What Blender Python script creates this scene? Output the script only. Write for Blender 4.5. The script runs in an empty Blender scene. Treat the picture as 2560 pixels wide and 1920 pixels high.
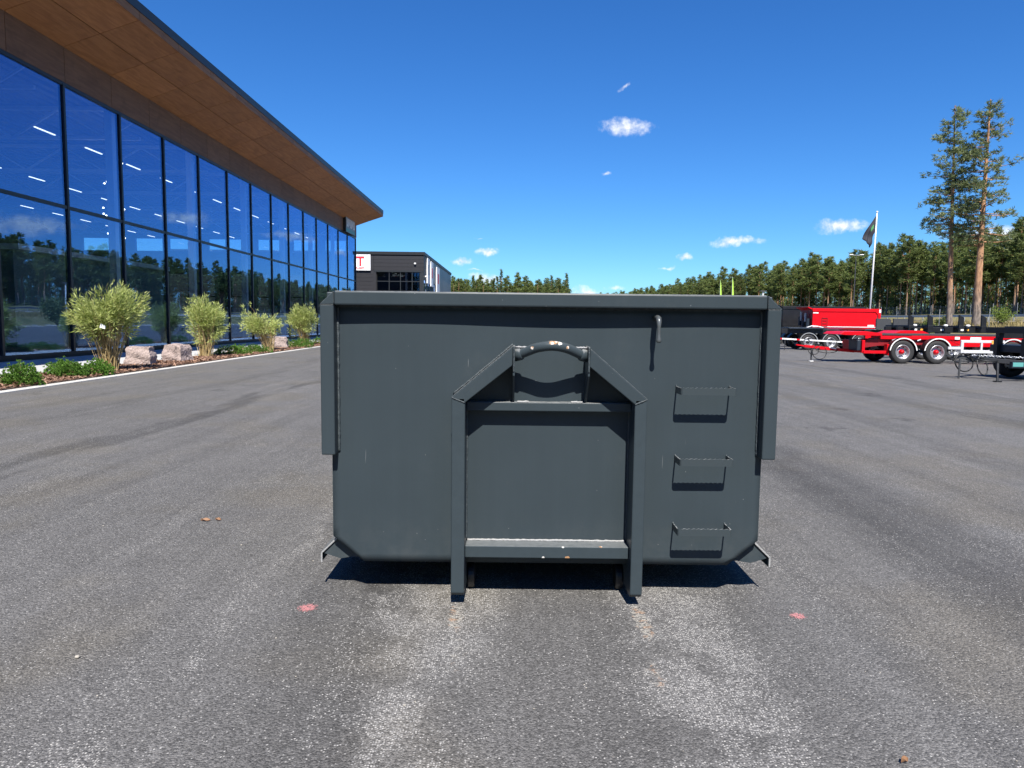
import bpy, math, random
import numpy as np
from mathutils import Vector, Matrix
from math import radians as rad, sin, cos, pi

random.seed(7); RNG = np.random.default_rng(7)
scn = bpy.context.scene
COL = scn.collection

# ------------------------------------------------------------------ camera
CAM_H = 1.57
cam_d = bpy.data.cameras.new('camera'); cam = bpy.data.objects.new('camera', cam_d); COL.objects.link(cam)
cam_d.sensor_width = 36; cam_d.lens = 36 * 1775 / 2560
cam_d.clip_start = 0.05; cam_d.clip_end = 9000
cam.matrix_world = (Matrix.Translation((0, 0, CAM_H)) @ Matrix.Rotation(pi / 2 - rad(5.05), 4, 'X')
                    @ Matrix.Rotation(math.atan(0.0115), 4, 'Z'))
scn.camera = cam

# ------------------------------------------------------------------ sun, sky, exposure
SUN_EL = rad(52.5); SUN_AZ = rad(5.0)
trav = Vector((-sin(SUN_AZ) * cos(SUN_EL), cos(SUN_AZ) * cos(SUN_EL), -sin(SUN_EL)))
sun_d = bpy.data.lights.new('sun', 'SUN'); sun_d.energy = 5.0; sun_d.angle = rad(0.5); sun_d.color = (1.0, 0.955, 0.89)
sun = bpy.data.objects.new('sun', sun_d); COL.objects.link(sun)
sun.rotation_euler = trav.to_track_quat('-Z', 'Y').to_euler(); sun.location = (5, -30, 40)
scn.view_settings.view_transform = 'Standard'; scn.view_settings.look = 'None'
scn.view_settings.exposure = 0.86; scn.view_settings.gamma = 1.0; scn.view_settings.use_curve_mapping = False
scn.cycles.transparent_max_bounces = 24; scn.cycles.max_bounces = 8
scn.cycles.sample_clamp_indirect = 6.0

world = bpy.data.worlds.new('World'); world.cycles.sampling_method = 'MANUAL'; world.cycles.sample_map_resolution = 256; scn.world = world; world.use_nodes = True
wt = world.node_tree; wt.nodes.clear()
class NT:
    """tiny helper for node trees"""
    def __init__(s, tree): s.t = tree
    def n(s, typ, ins=None, **kw):
        nd = s.t.nodes.new(typ)
        for k, v in kw.items(): setattr(nd, k, v)
        for k, v in (ins or {}).items(): s.set(nd.inputs[k], v)
        return nd
    def set(s, sock, v):
        if isinstance(v, bpy.types.NodeSocket): s.t.links.new(v, sock)
        elif isinstance(v, bpy.types.Node): s.t.links.new(v.outputs[0], sock)
        else: sock.default_value = v
    def m(s, op, a, b=0.0, c=0.0, clamp=False):
        nd = s.n('ShaderNodeMath', operation=op, use_clamp=clamp)
        for i, v in enumerate((a, b, c)): s.set(nd.inputs[i], v)
        return nd.outputs[0]
    def mix(s, f, a, b, blend='MIX'):
        nd = s.n('ShaderNodeMix', data_type='RGBA', blend_type=blend)
        s.set(nd.inputs[0], f); s.set(nd.inputs[6], a); s.set(nd.inputs[7], b); return nd.outputs[2]
    def ss(s, v, lo, hi, a=0.0, b=1.0):
        nd = s.n('ShaderNodeMapRange', interpolation_type='SMOOTHSTEP')
        for i, q in enumerate((v, lo, hi, a, b)): s.set(nd.inputs[i], q)
        return nd.outputs[0]
    def noise2(s, vec, scale, detail=3.0, rough=0.55, dist=0.0):
        nd = s.noise(vec, scale, min(detail, 3.0), rough, dist); nd.noise_dimensions = '2D'; return nd
    def noise(s, vec, scale, detail=3.0, rough=0.55, dist=0.0):
        nd = s.n('ShaderNodeTexNoise', {'Vector': vec, 'Scale': scale, 'Detail': detail, 'Roughness': rough, 'Distortion': dist})
        return nd
W = NT(wt)
sky = W.n('ShaderNodeTexSky', sky_type='NISHITA', sun_disc=False, sun_elevation=SUN_EL, sun_rotation=rad(180) - SUN_AZ,
          altitude=150, air_density=1.0, dust_density=0.0, ozone_density=2.2)
hsv = W.n('ShaderNodeHueSaturation', {'Saturation': 1.22, 'Value': 1.0, 'Color': sky.outputs[0]})
tc = W.n('ShaderNodeTexCoord')
D0 = tc.outputs['Generated']
def cdir(px, py):     # direction of a cloud, from bearing and height read off the photograph
    v = cam.matrix_world.to_3x3() @ Vector(((px - 1280) / 1775, -(py - 960) / 1775, -1)); return v.normalized()
CLOUDS = [  # direction, half width, half height (radians), tilt, density
    (cdir(1562, 214), .017, .006, .35, .38), (cdir(1566, 318), .044, .0135, -.03, .80), (cdir(1518, 432), .012, .0055, 0, .5),
    (cdir(2104, 566), .040, .0115, -.02, 1.0), (cdir(1838, 607), .044, .0085, .03, .95), (cdir(1712, 645), .013, .0055, 0, .8),
    (cdir(1672, 668), .025, .005, .12, .4), (cdir(1220, 632), .017, .0065, 0, .75), (cdir(1152, 653), .021, .006, .03, .8),
    (cdir(1192, 675), .026, .004, 0, .35), (cdir(1198, 598), .018, .004, 0, .3), (cdir(1215, 700), .034, .012, 0, .85), (cdir(1466, 731), .030, .011, 0, .95),
    (cdir(1540, 722), .032, .007, 0, .4), (cdir(2510, 590), .075, .018, 0, .85),
    (Vector((.80, .58, .135)), .10, .022, 0, .9), (Vector((.70, .70, .20)), .085, .028, .1, .9), (Vector((.62, .70, .33)), .06, .014, 0, .8),
    (Vector((-.55, .8, .16)), .09, .025, 0, .9), (Vector((-.8, .5, .2)), .10, .03, 0, .8), (Vector((-.3, .93, .14)), .12, .03, 0, .9), (Vector((.9, -.3, .25)), .10, .03, 0, .8),
    (Vector((.2, -.9, .3)), .08, .03, 0, .7)]
wn = W.noise(D0, 34.0, 3.0, 0.6)
wsub = W.n('ShaderNodeVectorMath', {0: wn.outputs['Color'], 1: (.5, .5, .5)}, operation='SUBTRACT')
wsc = W.n('ShaderNodeVectorMath', {0: wsub.outputs[0], 'Scale': 0.022}, operation='SCALE')
wadd = W.n('ShaderNodeVectorMath', {0: D0, 1: wsc.outputs[0]}, operation='ADD')
acc = None
for d, a, b, tilt, dens in CLOUDS:
    d = d.normalized(); r = d.cross(Vector((0, 0, 1))).normalized(); u = r.cross(d)
    r2 = r * cos(tilt) + u * sin(tilt); u2 = u * cos(tilt) - r * sin(tilt)
    rot = Matrix((r2, u2, -d)).transposed().to_euler()
    mp = W.n('ShaderNodeMapping', {'Vector': wadd.outputs[0], 'Rotation': rot, 'Scale': (a, b, 1e5)}, vector_type='TEXTURE')
    ln = W.n('ShaderNodeVectorMath', {0: mp.outputs[0]}, operation='LENGTH').outputs['Value']
    if dens < .7: ln = W.m('ADD', ln, .75 - dens)
    acc = ln if acc is None else W.m('MINIMUM', acc, ln)
acc = W.m('SUBTRACT', 1.0, acc, clamp=True)
fn = W.noise(D0, 90.0, 3.0, 0.65)
cl = W.ss(W.m('ADD', acc, W.m('MULTIPLY', W.m('SUBTRACT', fn.outputs[0], 0.5), 1.0)), 0.06, 1.10)
cl = W.m('MULTIPLY', W.m('MULTIPLY', cl, .95), W.ss(acc, 0.0, 0.2))
ccol = W.mix(W.ss(fn.outputs[0], .35, .65), (9.5, 10.2, 11.5, 1), (13.5, 13.6, 13.8, 1))
tint = W.mix(1.0, hsv.outputs[0], (.60, 1.10, 1.66, 1), 'MULTIPLY')      # the blue rendition of the camera, the same all over the sky
skycol = W.mix(cl, tint, ccol)
bg = W.n('ShaderNodeBackground', {'Color': skycol, 'Strength': 0.05})
wo = W.n('ShaderNodeOutputWorld', {'Surface': bg.outputs[0]})

# ------------------------------------------------------------------ mesh helpers
def V(*a): return Vector(a)
class MB:
    """collects faces of one mesh part (world coordinates)"""
    def __init__(s): s.v = []; s.f = []
    def add(s, vs, fs):
        o = len(s.v); s.v += [tuple(q) for q in vs]; s.f += [tuple(o + i for i in g) for g in fs]; return s
    def box(s, x0, x1, y0, y1, z0, z1):
        return s.add([(x0, y0, z0), (x1, y0, z0), (x1, y1, z0), (x0, y1, z0), (x0, y0, z1), (x1, y0, z1), (x1, y1, z1), (x0, y1, z1)],
                     [(0, 3, 2, 1), (4, 5, 6, 7), (0, 1, 5, 4), (1, 2, 6, 5), (2, 3, 7, 6), (3, 0, 4, 7)])
    def beam(s, p0, p1, w, h, up=(0, 0, 1)):
        p0, p1 = Vector(p0), Vector(p1); d = (p1 - p0).normalized(); up = Vector(up)
        r = d.cross(up)
        if r.length < 1e-4: r = d.cross(Vector((0, 1, 0)))
        r.normalize(); u = r.cross(d); r *= w / 2; u *= h / 2
        vs = [p + a * r + b * u for p in (p0, p1) for a, b in ((-1, -1), (1, -1), (1, 1), (-1, 1))]
        return s.add(vs, [(3, 2, 1, 0), (4, 5, 6, 7), (0, 1, 5, 4), (1, 2, 6, 5), (2, 3, 7, 6), (3, 0, 4, 7)])
    def prism(s, poly, axis, a, b):
        """polygon in the two other axes, extruded along axis from a to b"""
        n = len(poly)
        def mk(p, q): return {'x': (q, p[0], p[1]), 'y': (p[0], q, p[1]), 'z': (p[0], p[1], q)}[axis]
        vs = [mk(p, a) for p in poly] + [mk(p, b) for p in poly]
        fs = [tuple(range(n)), tuple(range(2 * n - 1, n - 1, -1))] + [(i, n + i, n + (i + 1) % n, (i + 1) % n) for i in range(n)]
        return s.add(vs, fs)
    def tube(s, pts, r, n=8, cap=True):
        pts = [Vector(p) for p in pts]; rs = r if isinstance(r, (list, tuple)) else [r] * len(pts)
        vs = []; up = None
        for i, p in enumerate(pts):
            d = (pts[min(i + 1, len(pts) - 1)] - pts[max(i - 1, 0)]).normalized()
            if up is None: up = Vector((0, 0, 1)) if abs(d.z) < .9 else Vector((0, 1, 0))
            a = d.cross(up)
            if a.length < 1e-5: a = d.cross(Vector((1, 0, 0)))
            a.normalize(); b = a.cross(d); up = b
            for k in range(n):
                t = 2 * pi * k / n; vs.append(p + (a * cos(t) + b * sin(t)) * rs[i])
        fs = [(i * n + k, i * n + (k + 1) % n, (i + 1) * n + (k + 1) % n, (i + 1) * n + k) for i in range(len(pts) - 1) for k in range(n)]
        if cap: fs += [tuple(range(n - 1, -1, -1)), tuple((len(pts) - 1) * n + k for k in range(n))]
        return s.add(vs, fs)
    def cyl(s, p0, p1, r, n=14): return s.tube([p0, p1], r, n)
    def lathe(s, prof, c=(0, 0, 0), n=28, axis='y'):
        """profile of (radius, along) turned round an axis through c"""
        vs = []
        for r, a in prof:
            for k in range(n):
                t = 2 * pi * k / n
                q = {'y': (r * cos(t), a, r * sin(t)), 'z': (r * cos(t), r * sin(t), a), 'x': (a, r * cos(t), r * sin(t))}[axis]
                vs.append((c[0] + q[0], c[1] + q[1], c[2] + q[2]))
        m = len(prof)
        return s.add(vs, [(i * n + k, (i + 1) * n + k, (i + 1) * n + (k + 1) % n, i * n + (k + 1) % n) for i in range(m - 1) for k in range(n)])
    def blob(s, c, r, n=6):
        rs = r if isinstance(r, (tuple, list)) else (r, r, r)
        vs = []; fs = []
        for i in range(1, n):
            for k in range(n + 2):
                t = pi * i / n; p = 2 * pi * k / (n + 2)
                vs.append((c[0] + rs[0] * sin(t) * cos(p), c[1] + rs[1] * sin(t) * sin(p), c[2] + rs[2] * cos(t)))
        m = n + 2
        fs = [(i * m + k, (i + 1) * m + k, (i + 1) * m + (k + 1) % m, i * m + (k + 1) % m) for i in range(n - 2) for k in range(m)]
        fs += [tuple(range(m)), tuple((n - 2) * m + k for k in range(m - 1, -1, -1))]
        return s.add(vs, fs)
    def build(s, name, mat, parent=None, smooth=False, bevel=0.0):
        org = Vector(parent['_org']) if parent is not None and '_org' in parent else Vector((0, 0, 0))
        me = bpy.data.meshes.new(name)
        a = np.array(s.v, dtype=float) - np.array(org)
        me.from_pydata(a.tolist(), [], s.f); me.update()
        return link(name, me, mat, parent, smooth, bevel)
def link(name, me, mat, parent=None, smooth=False, bevel=0.0):
    if mat is not None and not me.materials: me.materials.append(mat)
    if smooth: me.polygons.foreach_set('use_smooth', [True] * len(me.polygons))
    o = bpy.data.objects.new(name, me); COL.objects.link(o)
    if parent is not None: o.parent = parent
    if parent is not None and '_org' in parent: o['_org'] = tuple(parent['_org'])
    if bevel:
        b = o.modifiers.new('bevel', 'BEVEL'); b.width = bevel; b.segments = 2; b.limit_method = 'ANGLE'; b.angle_limit = rad(35)
    return o
def tag(o, label=None, cat=None, group=None, kind=None):
    for k, v in (('label', label), ('category', cat), ('group', group), ('kind', kind)):
        if v: o[k] = v
    return o
def thing(name, label, cat, org=(0, 0, 0), group=None):
    o = bpy.data.objects.new(name, None); COL.objects.link(o); o.empty_display_size = .2
    o.location = org; o['_org'] = tuple(float(q) for q in org); return tag(o, label, cat, group)
def copy_tree(o, parent=None):
    c = o.copy(); COL.objects.link(c); c.parent = parent
    for ch in list(o.children): copy_tree(ch, c)
    return c
def tri_mesh(name, verts, n_per=3):
    """verts: (N*n_per,3) array, every n_per vertices one face"""
    verts = np.asarray(verts, dtype=np.float32); nv = len(verts); nf = nv // n_per
    me = bpy.data.meshes.new(name)
    me.vertices.add(nv); me.vertices.foreach_set('co', verts.ravel())
    me.loops.add(nv); me.loops.foreach_set('vertex_index', np.arange(nv, dtype=np.int32))
    me.polygons.add(nf); me.polygons.foreach_set('loop_start', np.arange(0, nv, n_per, dtype=np.int32))
    me.update(calc_edges=True); me.validate(); return me

# ------------------------------------------------------------------ materials
def new_mat(name):
    m = bpy.data.materials.new(name); m.use_nodes = True; m.node_tree.nodes.clear(); return m, NT(m.node_tree)
def finish(N, bsdf, disp=None):
    N.n('ShaderNodeOutputMaterial', {'Surface': bsdf})
def simple(name, col, rough=.5, metal=0.0, var=.12, scale=6.0, bump=0.0, bscale=60.0, spec=.5, objrand=0.0, coat=0.0):
    m, N = new_mat(name); t = N.n('ShaderNodeTexCoord')
    nz = N.noise(t.outputs['Object'], scale, 4.0)
    f = N.m('MULTIPLY_ADD', N.m('SUBTRACT', nz.outputs[0], .5), 2 * var, 1.0)
    if objrand:
        oi = N.n('ShaderNodeObjectInfo')
        f = N.m('MULTIPLY', f, N.m('MULTIPLY_ADD', N.m('SUBTRACT', oi.outputs['Random'], .5), 2 * objrand, 1.0))
    c = N.n('ShaderNodeVectorMath', {0: tuple(col), 'Scale': f}, operation='SCALE')
    b = N.n('ShaderNodeBsdfPrincipled', {'Base Color': c.outputs[0], 'Roughness': N.m('MULTIPLY_ADD', nz.outputs[0], .16, rough - .08), 'Metallic': metal, 'Specular IOR Level': spec, 'Coat Weight': coat})
    if bump:
        bn = N.noise(t.outputs['Object'], bscale, 3.0)
        bp = N.n('ShaderNodeBump', {'Strength': bump, 'Distance': .01, 'Height': bn.outputs[0]}); N.set(b.inputs['Normal'], bp.outputs[0])
    finish(N, b); return m
def foliage(name, dark, light, trans=.35, objrand=.25):
    m, N = new_mat(name); g = N.n('ShaderNodeNewGeometry'); oi = N.n('ShaderNodeObjectInfo')
    c = N.mix(g.outputs['Random Per Island'], (*dark, 1), (*light, 1))
    f = N.m('MULTIPLY_ADD', N.m('SUBTRACT', oi.outputs['Random'], .5), 2 * objrand, 1.0)
    c = N.n('ShaderNodeVectorMath', {0: c, 'Scale': f}, operation='SCALE').outputs[0]
    d = N.n('ShaderNodeBsdfPrincipled', {'Base Color': c, 'Roughness': .55, 'Specular IOR Level': .3})
    tr = N.n('ShaderNodeBsdfTranslucent', {'Color': c})
    ms = N.n('ShaderNodeMixShader', {0: trans, 1: d.outputs[0], 2: tr.outputs[0]}); finish(N, ms); return m

def paint_mat():
    m, N = new_mat('anthracite_paint'); t = N.n('ShaderNodeTexCoord'); P = t.outputs['Object']
    nz = N.noise(P, 3.0, 4.0)
    st = N.noise(N.n('ShaderNodeMapping', {'Vector': P, 'Scale': (26, 26, .5)}), 1.0, 3.0)
    f = N.m('ADD', N.m('MULTIPLY_ADD', nz.outputs[0], .16, .92 - .04), N.m('MULTIPLY', N.m('SUBTRACT', st.outputs[0], .5), .10))
    c = N.n('ShaderNodeVectorMath', {0: (.0360, .0482, .0552), 'Scale': f}, operation='SCALE').outputs[0]
    fine = N.noise(P, 60.0, 3.0)
    dust_glint = N.ss(N.noise(P, 1.6, 6.0, .7).outputs[0], .55, .8)
    c = N.mix(N.m('MULTIPLY', dust_glint, .12), c, (.14, .14, .13, 1))
    sp = N.n('ShaderNodeTexVoronoi', {'Vector': P, 'Scale': 42.0}); sr = N.n('ShaderNodeSeparateColor', {0: sp.outputs['Color']}).outputs[0]
    speck = N.m('MULTIPLY', N.ss(sp.outputs['Distance'], .13, .06), N.ss(sr, .965, .975))          # chipped pin-points
    scr = N.noise(N.n('ShaderNodeMapping', {'Vector': P, 'Scale': (160, 160, 5), 'Rotation': (0, .5, 0)}), 1.0, 2.0).outputs[0]
    scr = N.m('MULTIPLY', N.ss(scr, .73, .76), N.ss(N.noise(P, 3.2, 2.0).outputs[0], .56, .66))
    c = N.mix(N.m('MAXIMUM', N.m('MULTIPLY', speck, .5), N.m('MULTIPLY', scr, .35)), c, (.30, .31, .31, 1))
    rim_d = N.ss(N.n('ShaderNodeSeparateXYZ', {0: P}).outputs[2], .55, .18)                          # road dust splashed up low on the walls
    c = N.mix(N.m('MULTIPLY', N.m('MULTIPLY', rim_d, N.ss(N.noise(P, 7.0, 5.0, .65).outputs[0], .38, .75)), .10), c, (.17, .165, .155, 1))
    upn = N.n('ShaderNodeSeparateXYZ', {0: N.n('ShaderNodeNewGeometry').outputs['Normal']}).outputs[2]   # up-facing parts paled: top-edge highlights put into the colour, plus some dust
    c = N.mix(N.m('MULTIPLY', N.ss(upn, .30, .85), N.m('MULTIPLY_ADD', N.ss(N.noise(P, 30.0, 4.0, .65).outputs[0], .35, .65), .45, .35)), c, (.27, .275, .27, 1))
    rg = N.m('MULTIPLY_ADD', nz.outputs[0], .15, .30)
    bp = N.n('ShaderNodeBump', {'Strength': .06, 'Distance': .004, 'Height': fine.outputs[0]})
    b = N.n('ShaderNodeBsdfPrincipled', {'Base Color': c, 'Roughness': rg, 'Normal': bp.outputs[0], 'Specular IOR Level': .16})
    finish(N, b); return m
def chipped_paint(name, spots, rust=(.36, .20, .10), bare=(.62, .6, .56), dust_glint=1.0):
    """paint worn through at given places (object space of the container, base at its empty)"""
    m, N = new_mat(name); t = N.n('ShaderNodeTexCoord'); P = t.outputs['Object']
    nz = N.noise(P, 70.0, 5.0, .65); n2 = N.noise(P, 25.0, 3.0); acc = None
    for c, r in spots:
        d = N.n('ShaderNodeVectorMath', {0: P, 1: c}, operation='DISTANCE').outputs['Value']
        k = N.ss(d, r, 0.0); acc = k if acc is None else N.m('MAXIMUM', acc, k)
    if acc is None: acc = 0.0
    chip = N.ss(N.m('ADD', acc, N.m('MULTIPLY', N.m('SUBTRACT', nz.outputs[0], .5), 1.3)), .46, .54)
    chip = N.m('MULTIPLY', chip, N.ss(acc, .02, .1))
    worn = N.mix(N.ss(n2.outputs[0], .44, .56), (*rust, 1), (*bare, 1))
    base = N.n('ShaderNodeVectorMath', {0: (.0360, .0482, .0552), 'Scale': N.m('MULTIPLY_ADD', n2.outputs[0], .2, .9)}, operation='SCALE').outputs[0]
    upn = N.n('ShaderNodeSeparateXYZ', {0: N.n('ShaderNodeNewGeometry').outputs['Normal']}).outputs[2]
    base = N.mix(N.m('MULTIPLY', N.ss(upn, .30, .85), N.m('MULTIPLY_ADD', n2.outputs[0], .6 * dust_glint, .22 * dust_glint)), base, (.20, .21, .21, 1))  # lighter where it faces up: painted highlight along with a little dust
    b = N.n('ShaderNodeBsdfPrincipled', {'Base Color': N.mix(chip, base, worn), 'Roughness': N.m('MULTIPLY_ADD', chip, .3, .38), 'Specular IOR Level': .14})
    finish(N, b); return m

def asphalt_mat():
    m, N = new_mat('asphalt'); t = N.n('ShaderNodeTexCoord'); P = t.outputs['Object']
    sx = N.n('ShaderNodeSeparateXYZ', {0: P}); X, Y = sx.outputs[0], sx.outputs[1]
    wob = N.noise2(P, .9, 3.0); w = N.m('MULTIPLY', N.m('SUBTRACT', wob.outputs[0], .5), .55)
    Xw = N.m('ADD', X, w)
    wob2 = N.noise2(P, .12, 2.0); w2 = N.m('MULTIPLY', N.m('SUBTRACT', wob2.outputs[0], .5), 2.6)
    Xs = N.m('ADD', Xw, N.m('MULTIPLY', w2, N.ss(Y, 6, 16)))
    def band(x, x0, h, soft):
        return N.ss(N.m('ABSOLUTE', N.m('SUBTRACT', x, x0)), h + soft, h)
    brk = N.noise2(N.n('ShaderNodeMapping', {'Vector': P, 'Scale': (2.2, .35, 1)}), 1.0, 4.0, .6).outputs[0]
    # streaks laid down by turning wheels, mostly along the direction of travel
    stv = N.n('ShaderNodeMapping', {'Vector': P, 'Scale': (3.2, .10, 1), 'Rotation': (0, 0, .06)})
    st = N.noise2(stv, 1.0, 5.0, .62).outputs[0]
    big = N.noise2(P, .22, 4.0).outputs[0]; mid = N.noise2(P, 2.6, 4.0, .6).outputs[0]
    tone = N.m('ADD', 1.0, N.m('MULTIPLY', N.m('SUBTRACT', st, .5), .42))
    tone = N.m('ADD', tone, N.m('MULTIPLY', N.m('SUBTRACT', big, .5), .30))
    tone = N.m('ADD', tone, N.m('MULTIPLY', N.m('SUBTRACT', mid, .5), .28))
    dk = N.m('MULTIPLY', band(Xs, -5.15, .16, .22), N.ss(brk, .30, .5)); dk = N.m('MULTIPLY', dk, .34)
    dk2 = N.m('MULTIPLY', band(Xw, 3.10, .30, .30), .30)
    dk3 = N.m('MULTIPLY', band(Xw, -.82, .13, .25), .24)
    dk4 = N.m('MULTIPLY', N.m('MAXIMUM', band(Xs, 8.1, .2, .3), band(Xs, 11.2, .25, .3)), .2)
    dk5 = N.m('MULTIPLY', N.m('MAXIMUM', band(Xs, -7.3, .12, .2), band(Xs, 5.7, .15, .3)), .12)
    dk6 = N.m('MULTIPLY', band(Xw, .2, .18, .3), .12)
    for q in (dk, dk2, dk3, dk4, dk5, dk6): tone = N.m('SUBTRACT', tone, q)
    ov = N.n('ShaderNodeTexVoronoi', {'Vector': N.n('ShaderNodeVectorMath', {0: P, 1: N.noise2(P, 5.0, 2.0).outputs['Color']}, operation='ADD').outputs[0], 'Scale': .55}, voronoi_dimensions='2D')
    oc = N.n('ShaderNodeSeparateColor', {0: ov.outputs['Color']}).outputs[0]
    tone = N.m('SUBTRACT', tone, N.m('MULTIPLY', N.m('MULTIPLY', N.ss(ov.outputs['Distance'], .16, .03), N.ss(oc, .62, .66)), .30))
    # worn, polished wheel paths in front of the container where the stones lie bare
    wl = N.m('MULTIPLY', band(Xw, -.36, .10, .26), N.ss(Y, 5.0, 3.6)); wr = N.m('MULTIPLY', band(Xw, .80, .12, .34), N.ss(Y, 5.2, 3.6))
    wk = N.m('MULTIPLY', N.m('MAXIMUM', wl, wr), N.ss(mid, .30, .56))
    tone = N.m('ADD', tone, N.m('MULTIPLY', wk, .22))
    wear = N.m('ADD', N.m('MULTIPLY', wk, .9), N.m('MULTIPLY', N.ss(brk, .52, .8), .4))
    fs_ = N.noise2(N.n('ShaderNodeMapping', {'Vector': P, 'Scale': (22, .30, 1), 'Rotation': (0, 0, -.10)}), 1.0, 3.0).outputs[0]
    tone = N.m('ADD', tone, N.m('MULTIPLY', N.m('SUBTRACT', fs_, .5), .20))
    lstreak = N.m('MULTIPLY', band(Xw, -1.5, .02, .07), N.ss(N.noise2(P, 2.0, 3.0).outputs[0], .42, .62))
    wear = N.m('ADD', wear, N.m('MULTIPLY', lstreak, .9), clamp=True)
    # aggregate
    v1 = N.n('ShaderNodeTexVoronoi', {'Vector': P, 'Scale': 100.0, 'Randomness': 1.0}, voronoi_dimensions='2D')
    v2 = N.n('ShaderNodeTexVoronoi', {'Vector': P, 'Scale': 200.0}, voronoi_dimensions='2D')
    rnd = N.n('ShaderNodeSeparateColor', {0: v1.outputs['Color']}); rnd2 = N.n('ShaderNodeSeparateColor', {0: v2.outputs['Color']})
    stone = N.ss(v1.outputs['Distance'], .44, .30)
    thr = N.m('MULTIPLY_ADD', wear, -.44, .935)
    lite = N.m('MULTIPLY', N.ss(N.m('SUBTRACT', rnd.outputs[0], thr), -.01, .05), stone)
    grain = N.m('MULTIPLY_ADD', rnd2.outputs[0], .80, .62)
    grain = N.m('MULTIPLY', grain, N.m('MULTIPLY_ADD', rnd.outputs[1], .6, .70))
    val = N.m('MULTIPLY', N.m('MULTIPLY', tone, grain), .107)
    warm = N.mix(N.ss(N.noise2(P, .55, 3.0).outputs[0], .45, .7), (1.03, 1.0, .96, 1), (1.07, 1.0, .88, 1))
    base = N.n('ShaderNodeVectorMath', {0: warm, 'Scale': val}, operation='SCALE').outputs[0]
    scol = N.mix(rnd.outputs[2], (.28, .276, .268, 1), (.56, .54, .50, 1))
    col = N.mix(N.m('MULTIPLY', lite, .75), base, scol)
    # rust run-off in front of the two rails
    rn = N.noise2(P, 22.0, 4.0, .65).outputs[0]; rus = None
    for x0, y0, a, b, s in ((-.285, 3.66, .05, .20, 1.0), (.70, 3.62, .05, .26, 1.1), (.655, 3.05, .07, .16, .55), (-.25, 3.25, .05, .25, .4)):
        dx = N.m('DIVIDE', N.m('SUBTRACT', X, x0), a); dy = N.m('DIVIDE', N.m('SUBTRACT', Y, y0), b)
        q = N.m('MULTIPLY', N.ss(N.m('ADD', N.m('MULTIPLY', dx, dx), N.m('MULTIPLY', dy, dy)), 1.5, 0.0), s)
        rus = q if rus is None else N.m('MAXIMUM', rus, q)
    rmask = N.m('MULTIPLY', N.ss(N.m('ADD', rus, N.m('MULTIPLY', N.m('SUBTRACT', rn, .5), 2.0)), .35, 1.1), N.m('MULTIPLY_ADD', N.ss(rnd.outputs[1], .25, .6), .45, .05))
    rcol = N.mix(N.ss(N.noise2(P, 14.0, 2.0).outputs[0], .5, .66), (.42, .39, .33, 1), (.44, .25, .13, 1))
    col = N.mix(rmask, col, rcol)
    hgt = N.m('ADD', N.m('MULTIPLY', v1.outputs['Distance'], -.8), N.m('MULTIPLY', v2.outputs['Distance'], -.4))
    bp = N.n('ShaderNodeBump', {'Strength': .9, 'Distance': .006, 'Height': hgt})
    b = N.n('ShaderNodeBsdfPrincipled', {'Base Color': col, 'Roughness': .82, 'Normal': bp.outputs[0], 'Specular IOR Level': .35})
    finish(N, b); return m

def glass_mat(name, tint=(.60, .72, .76), base=.16, ior=1.5, gcol=(.86, .93, 1.0, 1)):
    m, N = new_mat(name); t = N.n('ShaderNodeTexCoord')
    bk = N.n('ShaderNodeNewGeometry').outputs['Backfacing']      # a thin pane reflects alike from both of its faces
    fr = N.n('ShaderNodeFresnel', {'IOR': N.m('MULTIPLY_ADD', bk, 1 / ior - ior, ior)}).outputs[0]
    f = N.m('MULTIPLY_ADD', fr, 1 - base, base, clamp=True)
    wv = N.noise(t.outputs['Object'], .5, 2.0); bp = N.n('ShaderNodeBump', {'Strength': .012, 'Distance': .2, 'Height': wv.outputs[0]})
    gl = N.n('ShaderNodeBsdfGlossy', {'Color': gcol, 'Roughness': .0, 'Normal': bp.outputs[0]})
    tr = N.n('ShaderNodeBsdfTransparent', {'Color': (*tint, 1)})
    ms = N.n('ShaderNodeMixShader', {0: f, 1: tr.outputs[0], 2: gl.outputs[0]}); finish(N, ms); return m
def emit(name, col, s):
    m, N = new_mat(name); e = N.n('ShaderNodeEmission', {'Color': (*col, 1), 'Strength': s}); finish(N, e); return m
def wood_mat(name='stained_plywood', k=1.0, sat=1.0):
    m, N = new_mat(name); t = N.n('ShaderNodeTexCoord'); P = t.outputs['Object']; oi = N.n('ShaderNodeObjectInfo')
    off = N.n('ShaderNodeVectorMath', {0: P, 1: N.n('ShaderNodeCombineXYZ', {0: N.m('MULTIPLY', oi.outputs['Random'], 50.), 1: 0., 2: N.m('MULTIPLY', oi.outputs['Random'], 9.)})}, operation='ADD').outputs[0]
    a = N.noise(N.n('ShaderNodeMapping', {'Vector': off, 'Scale': (9, .8, 9)}), 1.0, 5.0, .6, .6).outputs[0]
    b_ = N.noise(off, 1.1, 5.0, .65, .8).outputs[0]
    c = N.mix(N.ss(a, .3, .7), (.29, .108, .024, 1), (.41, .165, .040, 1))
    c = N.mix(N.m('MULTIPLY', N.ss(b_, .5, .72), .45), c, (.20, .078, .020, 1))
    f = N.m('MULTIPLY_ADD', N.m('SUBTRACT', oi.outputs['Random'], .5), .18, 1.0)
    c = N.n('ShaderNodeVectorMath', {0: c, 'Scale': f}, operation='SCALE').outputs[0]
    c = N.n('ShaderNodeHueSaturation', {'Saturation': sat, 'Value': k, 'Color': c}).outputs[0]
    bs = N.n('ShaderNodeBsdfPrincipled', {'Base Color': c, 'Roughness': .6, 'Specular IOR Level': .3}); finish(N, bs); return m
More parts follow.
